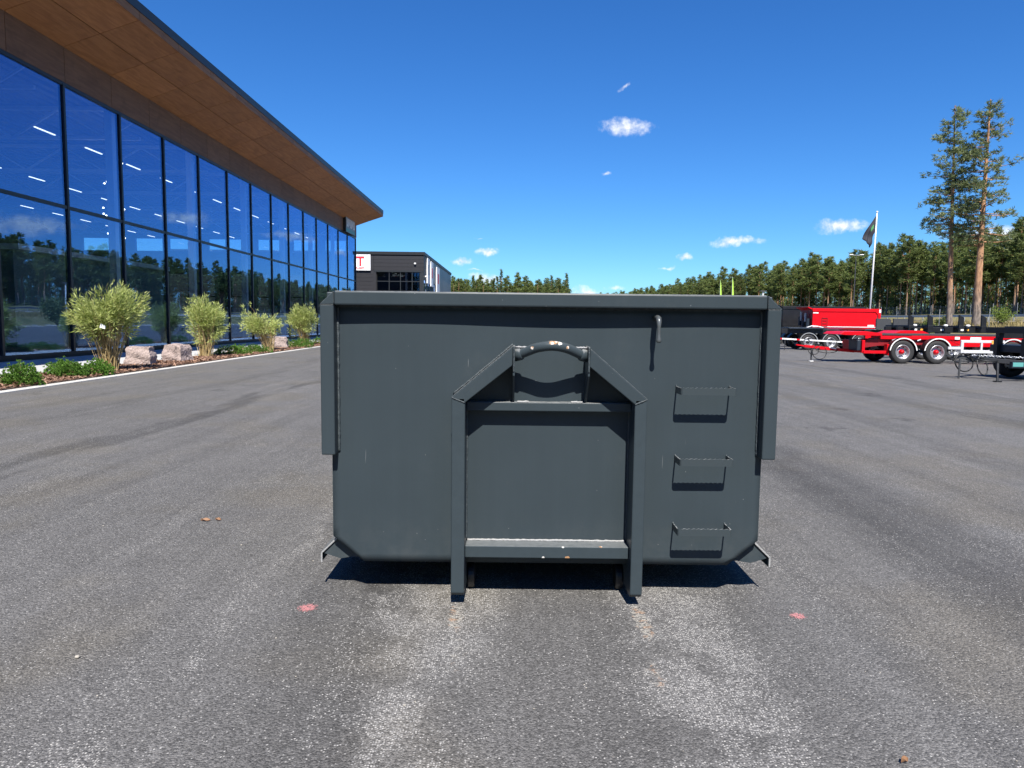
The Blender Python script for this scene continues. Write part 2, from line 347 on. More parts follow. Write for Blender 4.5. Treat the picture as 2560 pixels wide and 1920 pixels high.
def granite_mat():
    m, N = new_mat('pink_granite'); t = N.n('ShaderNodeTexCoord'); P = t.outputs['Object']
    v = N.n('ShaderNodeTexVoronoi', {'Vector': P, 'Scale': 60.0}); r = N.n('ShaderNodeSeparateColor', {0: v.outputs['Color']}).outputs[0]
    n1 = N.noise(P, 5.0, 5.0, .7).outputs[0]
    c = N.mix(r, (.22, .168, .152, 1), (.43, .345, .312, 1)); c = N.mix(N.ss(n1, .52, .68), c, (.085, .068, .064, 1))
    bp = N.n('ShaderNodeBump', {'Strength': .8, 'Distance': .03, 'Height': N.noise(P, 14.0, 6.0, .7).outputs[0]})
    b = N.n('ShaderNodeBsdfPrincipled', {'Base Color': c, 'Roughness': .85, 'Normal': bp.outputs[0]}); finish(N, b); return m
def bark_mat():
    m, N = new_mat('pine_bark'); t = N.n('ShaderNodeTexCoord'); P = t.outputs['Object']
    z = N.n('ShaderNodeSeparateXYZ', {0: P}).outputs[2]
    n1 = N.noise(N.n('ShaderNodeMapping', {'Vector': P, 'Scale': (7, 7, 1.6)}), 1.0, 4.0, .65).outputs[0]
    up = N.ss(N.m('ADD', z, N.m('MULTIPLY', n1, 3.0)), 2.5, 7.0)          # upper stems flake to orange bark
    lo = N.mix(N.ss(n1, .35, .65), (.085, .068, .056, 1), (.24, .20, .17, 1)); hi = N.mix(N.ss(n1, .3, .7), (.20, .10, .052, 1), (.50, .28, .15, 1))
    b = N.n('ShaderNodeBsdfPrincipled', {'Base Color': N.mix(up, lo, hi), 'Roughness': .9}); finish(N, b); return m
def terrain_mat():
    m, N = new_mat('bank_ground'); t = N.n('ShaderNodeTexCoord'); P = t.outputs['Object']
    s = N.n('ShaderNodeSeparateXYZ', {0: P}); c = N.m('MULTIPLY_ADD', s.outputs[1], .109, s.outputs[0])
    n1 = N.noise(P, .5, 5.0, .65).outputs[0]; n2 = N.noise(P, 5.0, 4.0, .65).outputs[0]
    cw = N.m('ADD', c, N.m('MULTIPLY', N.m('SUBTRACT', n1, .5), 3.0))
    grass = N.mix(N.ss(n1, .35, .65), (.125, .125, .045, 1), (.30, .235, .115, 1)); grass = N.mix(N.m('MULTIPLY', n2, .5), grass, (.07, .08, .025, 1))
    grav = N.mix(n2, (.26, .235, .20, 1), (.42, .39, .35, 1))
    def bd(a, b, e=.5): return N.m('MULTIPLY', N.ss(cw, a - e, a + e), N.ss(cw, b + e, b - e))
    col = N.mix(N.m('MAXIMUM', bd(46.0, 47.6), bd(61.5, 67.0)), grass, grav)
    col = N.mix(bd(67.0, 73.0), col, (.075, .075, .078, 1))
    col = N.mix(N.ss(cw, 95, 104), col, N.mix(n2, (.06, .05, .028, 1), (.10, .105, .04, 1)))
    b = N.n('ShaderNodeBsdfPrincipled', {'Base Color': col, 'Roughness': .95, 'Specular IOR Level': .2}); finish(N, b); return m

M = dict(
    paint=paint_mat(), asphalt=asphalt_mat(), wood=wood_mat('stained_plywood', .97, .92), fasciawood=wood_mat('dark_stained_plywood', .52, .80), granite=granite_mat(), bark=bark_mat(), terrain=terrain_mat(),
    weld=simple('weld_bead', (.042, .053, .058), .5, 0, .4, 60, .5, 150),
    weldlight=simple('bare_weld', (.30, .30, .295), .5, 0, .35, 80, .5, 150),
    hookmetal=simple('rope_hook_metal', (.085, .095, .098), .35, .3, .2, 30), concrete=simple('pale_concrete', (.50, .48, .44), .9, 0, .10, 3, .25, 90),
    slab=simple('paving_concrete', (.42, .42, .41), .9, 0, .12, 2.5, .25, 80, objrand=.08),
    soil=simple('bed_soil', (.085, .055, .04), .95, 0, .4, 12, .6, 60),
    mullion=simple('black_aluminium', (.012, .013, .015), .4, 0, .1),
    flashing=simple('black_sheet_metal', (.02, .024, .027), .45, .1, .15),
    glass=glass_mat('facade_glass', (.82, .90, .94), .18, gcol=(.34, .56, 1.0, 1)), darkglass=glass_mat('workshop_glass', (.10, .12, .13), .09), clearglass=glass_mat('clear_glass', (.85, .92, .92), .05),
    floor=simple('hall_floor', (.10, .10, .10), .35, 0, .1, 2), inwall=simple('hall_inner_wall', (.12, .13, .14), .8, 0, .1, 2), greenwall=simple('hall_partition', (.22, .27, .25), .7, 0, .1, 1),
    steel=simple('pale_steel', (.78, .80, .82), .5, 0, .08), deck=simple('roof_deck', (.36, .38, .41), .5, 0, .08), lamp=emit('lit_tube', (1, .98, .94), 1.6), bulb=emit('lit_bulb', (1, .93, .85), 5.0),
    cladding=simple('black_cladding', (.017, .0165, .019), .55, 0, .12, 3, objrand=.18), greyclad=simple('grey_cladding', (.16, .175, .19), .45, .2, .08, objrand=.1), trim=simple('black_trim', (.010, .011, .012), .5),
    white=simple('white_paint', (.78, .78, .77), .45, 0, .05), sign=simple('white_sign', (.80, .80, .79), .5, 0, .03), signred=simple('sign_red', (.72, .02, .035), .5, 0, .03), signgrey=simple('sign_grey', (.25, .26, .28), .5), teal=simple('sign_teal', (.10, .32, .30), .5, 0, .05),
    red=simple('trailer_red', (.56, .003, .010), .38, 0, .08, 3, spec=.25), darkred=simple('trailer_dark_red', (.20, .008, .012), .5, 0, .15), black=simple('chassis_black', (.010, .011, .013), .42, 0, .3, 4), charcoal=simple('charcoal_panel', (.045, .047, .05), .5, 0, .1), grey=simple('side_guard_grey', (.62, .63, .64), .4, .2, .05),
    rubber=simple('tyre_rubber', (.022, .022, .023), .75, 0, .25, 9, .3, 40), alu=simple('aluminium_rim', (.46, .47, .49), .38, .7, .08), chain=simple('galvanised_chain', (.62, .64, .66), .35, .6, .1), bluegrey=simple('bluish_black', (.02, .028, .04), .4, 0, .2), orange=simple('amber_marker', (.75, .38, .06), .5),
    culm=foliage('bamboo_culm', (.24, .17, .07), (.52, .40, .20), .05, .1), bleaf=foliage('bamboo_leaf', (.21, .27, .055), (.68, .74, .29), .48, .08),
    shrub=foliage('dwarf_pine_needles', (.045, .11, .015), (.17, .32, .05), .3, .15),
    needle=foliage('pine_needles', (.070, .100, .028), (.23, .28, .085), .40, .20), needle2=foliage('spruce_needles', (.048, .075, .024), (.16, .205, .065), .35, .2),
    tallneedle=foliage('tall_pine_needles', (.095, .13, .06), (.30, .34, .15), .45, .05),
    bush=foliage('birch_leaves', (.08, .13, .02), (.26, .33, .07), .4, .15), drygrass=foliage('dry_grass', (.14, .12, .04), (.40, .32, .15), .3, .1),
    mulch=foliage('bark_chips', (.09, .045, .028), (.36, .22, .15), .0, .1),
    pink=None, flagdark=simple('flag_cloth', (.022, .024, .032), .8, 0, .1), flaggreen=simple('flag_green', (.08, .33, .10), .8), limeflag=simple('lime_banner', (.38, .62, .06), .7), lamppole=simple('galvanised_pole', (.36, .37, .37), .5, .3), paper=simple('white_tag', (.8, .8, .8), .6), leafbrown=simple('dead_leaf', (.23, .12, .06), .7, 0, .4, 40), pebble=simple('pale_pebble', (.36, .33, .28), .8, 0, .2, 30),
)
def pink_mat():
    m, N = new_mat('pink_spray_paint'); t = N.n('ShaderNodeTexCoord'); P = t.outputs['Object']
    r = N.n('ShaderNodeVectorMath', {0: P}, operation='LENGTH').outputs['Value']
    v = N.n('ShaderNodeTexVoronoi', {'Vector': P, 'Scale': 95.0}); n1 = N.noise(P, 60.0, 4.0, .7).outputs[0]
    k = N.ss(N.m('ADD', N.m('DIVIDE', r, .052), N.m('MULTIPLY', N.m('SUBTRACT', n1, .5), 2.2)), 1.15, .65)
    a = N.m('MULTIPLY', k, N.ss(v.outputs['Distance'], .78, .5))
    c = N.mix(n1, (.66, .20, .21, 1), (.80, .36, .35, 1))
    b = N.n('ShaderNodeBsdfPrincipled', {'Base Color': c, 'Roughness': .8, 'Alpha': N.m('MULTIPLY', a, .52)}); finish(N, b); return m
M['pink'] = pink_mat()
def tread_mat():
    m, N = new_mat('glint_worn_step_paint'); g = N.n('ShaderNodeNewGeometry'); t = N.n('ShaderNodeTexCoord'); P = t.outputs['Object']
    up = N.ss(N.n('ShaderNodeSeparateXYZ', {0: g.outputs['Normal']}).outputs[2], .35, .8)  # upper tooth edges lightened: bright glints painted in together with wear
    w = N.m('MULTIPLY', up, N.ss(N.noise(P, 45.0, 3.0).outputs[0], .35, .6))
    b = N.n('ShaderNodeBsdfPrincipled', {'Base Color': N.mix(w, (.036, .047, .052, 1), (.26, .27, .27, 1)), 'Roughness': .35, 'Specular IOR Level': .35}); finish(N, b); return m
M['tread'] = tread_mat()

# ------------------------------------------------------------------ setting: ground
def ground_z(c):
    pts = [(-9000, -.07), (46.2, -.07), (47.2, .02), (51.0, 1.40), (54, 1.62), (61, 2.02), (67, 2.25), (73, 2.45), (80, 2.9), (105, 4.0), (160, 5.2), (9000, 6.0)]
    for (a, za), (b, zb) in zip(pts, pts[1:]):
        if c <= b: return za + (zb - za) * (c - a) / (b - a)
    return 6.0
cs = [-5000, -400, -60, 0, 30, 46.2, 47.2, 48.5, 49.8, 51, 52.5, 54, 57, 61, 64, 67, 70, 73, 76, 80, 90, 105, 130, 160, 400, 5000]
ys = [-3000, -300, -60] + list(range(0, 460, 10)) + [600, 1200, 6000]
tb = MB(); tb.v = [(c - .109 * y, y, ground_z(c) + (random.uniform(-.12, .12) if 52 < c < 200 and 0 <= y < 460 else 0)) for y in ys for c in cs]
nc = len(cs); tb.f = [(j * nc + i, j * nc + i + 1, (j + 1) * nc + i + 1, (j + 1) * nc + i) for j in range(len(ys) - 1) for i in range(nc - 1)]
terrain = tag(tb.build('terrain', M['terrain']), kind='structure')
yb = MB(); yv = [(-70 , -60), (47 + .109 * 60, -60), (47 - .109 * 200, 200), (-70, 200)]
yb.add([(a, b, 0) for a, b in yv], [(0, 1, 2, 3)])
yard = tag(yb.build('asphalt_yard', M['asphalt']), kind='structure')
def kx(y): return -10.28 - .0205 * (y - 14)            # kerb line
kb = MB()
kb.add([(kx(y) + dx, y, z) for y in (5, 80) for dx, z in ((0, .0), (0, .016), (-.006, .022), (-.26, .022), (-.26, .0))],
       [(0, 1, 6, 5), (1, 2, 7, 6), (2, 3, 8, 7), (3, 4, 9, 8), (0, 4, 3, 2, 1), (5, 6, 7, 8, 9)])
kerb = tag(kb.build('kerb', M['concrete']), kind='structure')
WX = -12.45
bedm = MB(); n = 40
bedv = [(x, y, .035 + .02 * sin(y * 1.7 + x * 3) * (0 < i < 3)) for y in np.linspace(5, 80, 90) for i, x in enumerate(np.linspace(kx(y) - .26, WX, 4))]
bedm.add(bedv, [(j * 4 + i, j * 4 + i + 1, (j + 1) * 4 + i + 1, (j + 1) * 4 + i) for j in range(89) for i in range(3)])
bed = tag(bedm.build('planting_bed', M['soil']), kind='structure')
# bark chips covering the bed (too many to pick out)
N_CH = 26000
yy = 9 + (RNG.random(N_CH) ** 1.5) * 58; kxx = -10.28 - .0205 * (yy - 14) - .27
xx = kxx + RNG.random(N_CH) * (WX - kxx) ; zz = .05 + RNG.random(N_CH) * .035
ang = RNG.random(N_CH) * 2 * pi; L = .02 + RNG.random(N_CH) * .045; Wd = .008 + RNG.random(N_CH) * .016; tl = RNG.normal(0, .35, N_CH); tw = RNG.normal(0, .35, N_CH)
e1 = np.stack([np.cos(ang) * L, np.sin(ang) * L, tl * L], 1); e2 = np.stack([-np.sin(ang) * Wd, np.cos(ang) * Wd, tw * Wd], 1); c0 = np.stack([xx, yy, zz], 1)
q = np.stack([c0 - e1 - e2, c0 + e1 - e2 * .6, c0 + e1 + e2, c0 - e1 * .8 + e2], 1).reshape(-1, 3)
chips = tag(link('bark_mulch', tri_mesh('bark_mulch', q, 4), M['mulch']), 'reddish brown bark mulch covering the planting bed', 'mulch', kind='stuff')
# paved walkway, slab by slab
walk = MB().box(-16.62, WX, 5, 80, .0, .03).build('walkway', M['concrete']); tag(walk, kind='structure')
rows = [(WX - .01, -13.72), (-13.735, -15.05), (-15.065, -16.42)]
slab_me = {}
for i, (xa, xb) in enumerate(rows):
    me = MB().box(xb, xa, 0, 2.385, .031, .066 ); mm = bpy.data.meshes.new('slab'); mm.from_pydata(me.v, [], me.f); mm.update()
    for k in range(28):
        o = link('slab', mm, M['slab'], walk); o.location = (0, 9.5 + 2.4 * k + (1.2 if i == 1 else 0), random.uniform(0, .004))

# ------------------------------------------------------------------ glass hall
GX = -16.5; BAY = 3.72; MY = [22.95 + BAY * k for k in range(-3, 15)]; Y0, Y1 = MY[0], MY[-1]
hall = thing('glass_hall', 'long glass-fronted hall with deep brown plywood eaves on the left', 'building', (GX, Y0, 0))
for k, y in enumerate(MY):
    MB().box(GX - .12, GX + .07, y - .055, y + .055, .2, 10.0).build('mullion', M['mullion'], hall)
for k in range(len(MY) - 1):
    a, b = MY[k] + .055, MY[k + 1] - .055
    MB().box(GX - .012, GX + .012, a, b, .26, 5.50).build('pane', M['glass'], hall)
    MB().box(GX - .012, GX + .012, a, b, 5.62, 9.93).build('pane', M['glass'], hall)
    MB().box(GX - .10, GX + .055, a, b, 5.50, 5.62).build('transom', M['mullion'], hall)
MB().box(GX - .10, GX + .06, Y0, Y1, 9.93, 10.06).build('head_rail', M['mullion'], hall)
MB().box(GX - .10, GX + .06, Y0, Y1, .17, .26).build('bottom_rail', M['mullion'], hall)
MB().box(GX - .2, GX + .03, Y0 - .1, Y1 + .1, .0, .17).build('plinth', M['trim'], hall)
PL = 3.03; pk = [Y1 + .2 - PL * k for k in range(23) if Y1 + .2 - PL * k > Y0 - 3]
for y in pk:
    a, b = max(y - PL, Y0 - 3) + .013, y - .013
    MB().box(GX - .05, GX + .075, a, b, 10.06, 11.30).build('fascia_panel', M['fasciawood'], hall)
    # sloping soffit, two boards wide
    for (xa, za), (xb, zb) in (((GX + .06, 11.31), (-15.098, 11.78)), ((-15.068, 11.79), (-13.67, 12.265))):
        dx, dz = .014 * .33, .03
        MB().prism([(xa, za), (xb, zb), (xb - dx, zb + dz), (xa - dx, za + dz)], 'y', a, b).build('soffit_panel', M['wood'], hall)
    MB().prism([(-13.665, 12.262), (-13.625, 12.262), (-13.625, 12.56), (-13.665, 12.56)], 'y', a, b).build('edge_board', M['wood'], hall)
MB().prism([(-13.60, 12.565), (-13.60, 12.90), (-51, 12.95), (-51, 11.9), (-14.6, 11.99), (-13.67, 12.31), (-13.67, 12.565)], 'y', Y0 - 3, Y1 + .19).build('roof', M['flashing'], hall)
# inside of the hall
MB().box(-50, GX - .2, Y0, Y1, .02, .12).build('hall_floor', M['floor'], hall)
MB().box(-50.3, -50, Y0, Y1, 0, 11.9).build('rear_wall', M['inwall'], hall)
MB().box(-50, GX - .12, Y0 - .3, Y0, 0, 11.9).build('end_wall', M['inwall'], hall)
MB().box(-50, GX - .1, Y0, Y1, 11.55, 11.70).build('ceiling', M['deck'], hall)
# far gable wall with its window strip, glass and doors
cl_w = [(-44.8, -42.0), (-39.3, -36.5), (-35.8, -33.8), (-31.7, -28.3), (-26.6, -24.0), (-22.9, -20.6), (-19.6, -17.2)]
lo_w = [(-36.0, -34.0), (-32.5, -31.2), (-29.4, -28.2), (-26.7, -25.6), (-23.4, -21.6), (-20.4, -18.9), (-18.5, -17.0)]
gm = MB(); ye = Y1 - .1
def wall_with_holes(mb, x0, x1, z0, z1, holes):
    x = x0
    for a, b in holes: mb.box(x, a, ye - .1, ye + .1, z0, z1); x = b
    mb.box(x, x1, ye - .1, ye + .1, z0, z1)
gm.box(-50, GX - .12, ye - .1, ye + .1, 0, 1.7); wall_with_holes(gm, -50, GX - .12, 1.7, 6.1, lo_w); gm.box(-50, GX - .12, ye - .1, ye + .1, 6.1, 8.45)
wall_with_holes(gm, -50, GX - .12, 8.45, 9.72, cl_w); gm.box(-50, GX - .12, ye - .1, ye + .1, 9.72, 11.9)
gm.build('gable_wall', M['inwall'], hall)
for a, b in cl_w: MB().box(a, b, ye - .01, ye + .01, 8.45, 9.72).build('gable_window', M['clearglass'], hall)
for a, b in lo_w:
    w = MB().box(a, b, ye - .01, ye + .01, 1.7, 6.1).build('gable_window', M['clearglass'], hall)
    MB().box(a, b, ye - .06, ye + .06, 3.72, 3.86).build('window_bar', M['mullion'], w)
for k in range(2, len(MY), 2):
    y = MY[k] + .3; t = MB()
    t.beam((-50, y, 11.3), (GX - .3, y, 11.3), .16, .18); t.beam((-50, y, 9.95), (GX - 1.2, y, 9.95), .14, .14)
    xs = np.linspace(GX - .6, -48, 15)
    for i in range(14): t.beam((xs[i], y, 11.25 if i % 2 == 0 else 9.95), (xs[i + 1], y, 9.95 if i % 2 == 0 else 11.25), .09, .09)
    t.build('roof_truss', M['steel'], hall)
for k in range(1, len(MY), 2):
    MB().box(GX - .75, GX - .45, MY[k] + .25, MY[k] + .55, .12, 11.5).build('column', M['steel'], hall)
rb = MB()
for x in np.arange(-49, GX - .3, .55): rb.box(x, x + .25, Y0, Y1, 11.42, 11.55)
rb.build('roof_ribs', M['deck'], hall)
for x in (-21.0, -28.8, -37.0):
    for k in range(3, 17):
        y = 22.9 + BAY * (k - 2.4)
        MB().box(x - .035, x + .035, y - .7, y + .7, 9.78, 9.82).build('tube_lamp', M['lamp'], hall)
MB().box(-30, -23, 33.0, 47.0, .12, 4.6).build('partition_room', M['greenwall'], hall)
MB().box(-31, -22.6, 33.0 - .2, 47.2, 4.6, 4.85).build('mezzanine_deck', M['steel'], hall)
# hanging cluster lamp behind the third bay
pend = thing('pendant_lamp', 'cluster of small glowing bulbs hanging behind the glass facade', 'lamp', (-19.2, 34.8, 9.9))
pb = MB(); wb = MB()
for i in range(70):
    z = 9.6 - (i / 70) * 5.2 + random.uniform(-.15, .15); a = random.uniform(0, 2 * pi); r = .16 + .42 * abs(sin(i * .19)) * random.random()
    pb.blob((-19.2 + r * cos(a), 34.8 + r * sin(a), z), .045, 4)
for a in range(6): wb.tube([(-19.2, 34.8, 11.5), (-19.2 + .2 * cos(a), 34.8 + .2 * sin(a), 4.5)], .006, 4)
tag(pb.build('bulbs', M['bulb'], pend), kind='stuff'); wb.build('wires', M['steel'], pend)
# sign box on the far end of the fascia
sg = MB().box(GX + .09, GX + .34, 69.4, 73.2, 10.02, 11.42).build('sign_box', M['trim'], hall)
MB().box(GX + .342, GX + .36, 69.4, 73.2, 10.02, 11.42).build('sign_face', M['signgrey'], sg)
MB().box(GX + .362, GX + .37, 69.5, 73.1, 10.05, 10.38).build('sign_stripe', M['teal'], sg)
for i in range(5):
    y = 69.65 + i * .70; w = .5
    MB().box(GX + .362, GX + .40, y, y + .14, 10.55, 11.3).build('sign_letter', M['white'], sg)
    MB().box(GX + .362, GX + .40, y + .14, y + w, 10.55 + (.3 if i % 2 else 0), 10.72 + (.3 if i % 2 else 0)).build('sign_letter', M['white'], sg)
    MB().box(GX + .362, GX + .40, y + w - .13, y + w, 10.72, 11.3).build('sign_letter', M['white'], sg)

# ------------------------------------------------------------------ black workshop behind
WY = 95.0; WXR = -11.85
shop = thing('black_workshop', 'black metal-clad workshop with red-lettered white sign behind the glass hall', 'building', (WXR, WY, 0))
MB().box(-46, WXR - .15, WY + .2, 136, 0, 10.4).build('core', M['trim'], shop)
z = 0.25; pan = MB()
seams = [-46, -37.5, -29, -22.9, -18.5]
while z < 10.0:
    for a, b in zip(seams, seams[1:]):
        MB().box(a + .01, b - .01, WY, WY + .12, z, z + .47).build('cladding_board', M['cladding'], shop)
    if z > 7.9: MB().box(-18.49, WXR - .02, WY, WY + .12, z, z + .47).build('cladding_board', M['cladding'], shop)
    z += .49
MB().box(-46, WXR + .12, WY - .12, 136.2, 10.15, 10.55).build('parapet', M['trim'], shop)
MB().box(-18.5, WXR, WY - .05, WY + .15, 7.9, 8.08).build('lintel_trim', M['flashing'], shop)
MB().box(-18.52, -18.18, WY - .02, WY + .15, 0, 7.9).build('corner_trim', M['cladding'], shop)
MB().box(-12.32, WXR, WY - .03, WY + .15, 0, 7.9).build('corner_trim', M['flashing'], shop)
wxs = np.linspace(-18.1, -12.36, 5); wxs[1:4] = [-16.45, -14.95, -13.4]
for r, (za, zb) in enumerate(((6.72, 7.85), (5.45, 6.62), (4.2, 5.35), (2.9, 4.1))):
    for i in range(4):
        w = MB().box(wxs[i] + .05, wxs[i + 1] - .05, WY + .05, WY + .07, za, zb).build('window', M['darkglass'], shop)
        MB().box(wxs[i + 1] - .05, wxs[i + 1] + .05, WY + .0, WY + .1, za - .05, zb + .05).build('window_frame', M['flashing'], w)
        MB().box(wxs[i] + .05, wxs[i + 1] - .05, WY + .0, WY + .1, za - .1, za).build('window_frame', M['flashing'], w)
# right flank
for i, (a, b) in enumerate([(95.1, 98.2), (98.25, 101.5), (101.55, 106), (106.05, 110.5), (110.55, 116), (116.05, 122), (122.05, 129), (129.05, 136)]):
    MB().box(WXR - .15, WXR, a, b, 0 if i > 4 else 7.0, 10.15).build('flank_panel', M['greyclad' if i > 1 else 'cladding'], shop)
for k in range(9):
    a = 95.5 + k * 1.9
    for za, zb in ((1.0, 3.9), (4.0, 6.9)): MB().box(WXR - .08, WXR - .05, a, a + 1.8, za, zb).build('flank_window', M['glass'], shop)
    MB().box(WXR - .1, WXR + .02, a + 1.8, a + 1.9, .5, 7.0).build('flank_mullion', M['greyclad'], shop)
MB().box(WXR - .15, WXR - .02, 112.6, 116, 0, 7.0).build('flank_panel', M['greyclad'], shop)
for a, b, za, zb in ((97.6, 100.0, 6.6, 10.0), (101.8, 104.6, 6.4, 9.9), (109.5, 113.6, 5.9, 9.7)):
    s_ = MB().box(WXR + .05, WXR + .2, a, b, za, zb).build('banner_sign', M['sign'], shop)
    MB().box(WXR + .203, WXR + .212, a + .3 * (b - a), b - .3 * (b - a), za + .35 * (zb - za), zb - .25 * (zb - za)).build('banner_print', M['signred' if a > 100 else 'signgrey'], s_)
for x, y, zz_ in ((-13.0, WY - .16, 9.0), (WXR + .15, 96.2, 7.4)): MB().blob((x, y, zz_), (.16, .16, .14)).build('wall_lamp', M['white'], shop)
def text_mesh(s, size, depth, loc, mat, parent, name, align='LEFT', rot=(pi / 2, 0, 0)):
    cu = bpy.data.curves.new(name, 'FONT'); cu.body = s; cu.size = size; cu.extrude = depth; cu.align_x = align; cu.offset = size * .018
    t = bpy.data.objects.new(name, cu); COL.objects.link(t); dg = bpy.context.evaluated_depsgraph_get()
    me = bpy.data.meshes.new_from_object(t.evaluated_get(dg)); me.name = name
    bpy.data.objects.remove(t); bpy.data.curves.remove(cu); me.materials.clear()
    me.transform(Matrix.Translation(Vector(loc) - Vector(parent['_org'])) @ Matrix.Rotation(rot[2], 4, 'Z') @ Matrix.Rotation(rot[0], 4, 'X'))
    return link(name, me, mat, parent)
sb = MB().box(-24.4, -18.88, WY - .25, WY - .02, 8.05, 10.12).build('sign_board', M['sign'], shop)
for ch, x in (('S', -23.75), ('M', -22.35), ('T', -20.72)): text_mesh(ch, 1.72, .02, (x, WY - .275, 8.66), M['signred'], sb, 'sign_letter')
text_mesh('www.smtsweden.com', .46, .015, (-23.75, WY - .27, 8.24), M['signred'], sb, 'sign_lettering')

# ------------------------------------------------------------------ the hook-lift container
CX = .205; YF = 3.97; YB = 9.4
box = thing('hook_lift_container', 'dark grey steel hook-lift container standing in the middle of the yard', 'container', (CX, YF, 0))
PT = M['paint']
zs = [.19, .235, .285, .335] + list(np.linspace(.40, 1.66, 24)); xsN = 60
fv = []
for z in zs:
    t = min(1, max(0, (z - .19) / .145)); xl = -.84 - .17 * t; xr = 1.245 + .169 * t
    for i in range(xsN):
        x = xl + (xr - xl) * i / (xsN - 1)
        rip = .0085 * sin(3.3 * x + .6) * math.exp(-((1.62 - z) / .30) ** 2) + .003 * sin(2.3 * x + 1.0) * sin(3.1 * z)
        fv.append((x, YF + rip, z))
fm = MB().add(fv, [(j * xsN + i, j * xsN + i + 1, (j + 1) * xsN + i + 1, (j + 1) * xsN + i) for j in range(len(zs) - 1) for i in range(xsN - 1)])
fw = fm.build('front_wall', PT, box, smooth=True); sm = fw.modifiers.new('thickness', 'SOLIDIFY'); sm.thickness = .006; sm.offset = -1
def weld(p0, p1, r, mat='weld', parent=box, step=.012):
    p0, p1 = Vector(p0), Vector(p1); n = max(3, int((p1 - p0).length / step))
    pts = [p0.lerp(p1, i / n) + Vector((random.uniform(-1, 1), random.uniform(-1, 1), random.uniform(-1, 1))) * r * .16 for i in range(n + 1)]
    return MB().tube(pts, [r * random.uniform(.75, 1.12) for _ in pts], 6).build('weld', M[mat], parent, smooth=True)
# side walls, floor, tail
for x in (-1.01, 1.414):
    MB().prism([(x - .004, .335), (x + .004, .335), (x + .004, 1.66), (x - .004, 1.66)], 'y', YF + .004, YB).build('side_wall', PT, box)
for s, x, xb in ((-1, -1.01, -.84), (1, 1.414, 1.245)):
    MB().prism([(x, .335), (xb, .19), (xb, .198), (x, .343)], 'y', YF + .01, YB).build('lower_side_wall', PT, box)
MB().box(-.84, 1.245, YF + .01, YB, .19, .2).build('floor', PT, box)
MB().box(-1.0, 1.4, YB - .05, YB, .21, 1.66).build('tail_door', PT, box)
# rim: hollow section round the top, mitred corners, and the front corner posts
yr = YF - .087
rim = MB().box(-.974, 1.386, yr, YF + .02, 1.648, 1.725).build('front_rim', PT, box, bevel=.009)
for s in (0, 1):
    o = lambda x: x if s == 0 else 2 * CX + .003 - x
    MB().prism([(o(-.9755), 1.724), (o(-1.052), 1.652), (o(-.9755), 1.652)], 'y', yr + .001, YF + .06).build('rim_corner', PT, box, bevel=.004)
    MB().box(min(o(-1.052), o(-.976)), max(o(-1.052), o(-.976)), yr, YF + .05, .820, 1.650).build('corner_post', PT, box, bevel=.007)
    xa, xb = sorted((o(-1.052), o(-.976)))
    MB().box(xa, xb, YF + .062, YB, 1.652, 1.722).build('side_rim', PT, box, bevel=.006)
    for k in range(5):
        y = YF + .9 + k * 1.0
        xa2, xb2 = sorted((o(-1.085), o(-1.018)))
        MB().box(xa2, xb2, y, y + .09, .36, 1.65).build('side_rib', PT, box, bevel=.004)
    weld((o(-.972), YF - .006, .83), (o(-.972), YF - .006, 1.64), .0075)
    weld((o(-1.050), yr - .0005, 1.651), (o(-.977), yr - .0005, 1.650), .0022, step=.006); weld((o(-.976), yr - .0005, 1.652), (o(-.976), yr - .0005, 1.722), .002, step=.006)
    # sloping guard strip low on the side, with its end plate
    x0, x1 = o(-.985), o(-1.092)
    MB().add([(x0, YF + .045, .325), (x1, YF + .045, .222), (x1, YF + .045, .168), (x0, YB - .3, .325), (x1, YB - .3, .222), (x1, YB - .3, .168)],
             [(0, 1, 4, 3), (1, 2, 5, 4)]).build('side_guard', PT, box).modifiers.new('thickness', 'SOLIDIFY').thickness = .007
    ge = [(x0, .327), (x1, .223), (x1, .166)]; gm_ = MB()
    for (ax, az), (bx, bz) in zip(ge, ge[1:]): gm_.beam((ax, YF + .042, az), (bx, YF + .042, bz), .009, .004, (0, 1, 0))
    gm_.build('guard_edge', M['weldlight'], box)  # bare cut edge of the guard, its white highlight put into the colour
    MB().prism([(o(-1.000), .312), (o(-1.080), .216), (o(-.985), .186), (o(-.92), .197), (o(-.86), .20)], 'y', YF + .052, YF + .060).build('guard_plate', PT, box)
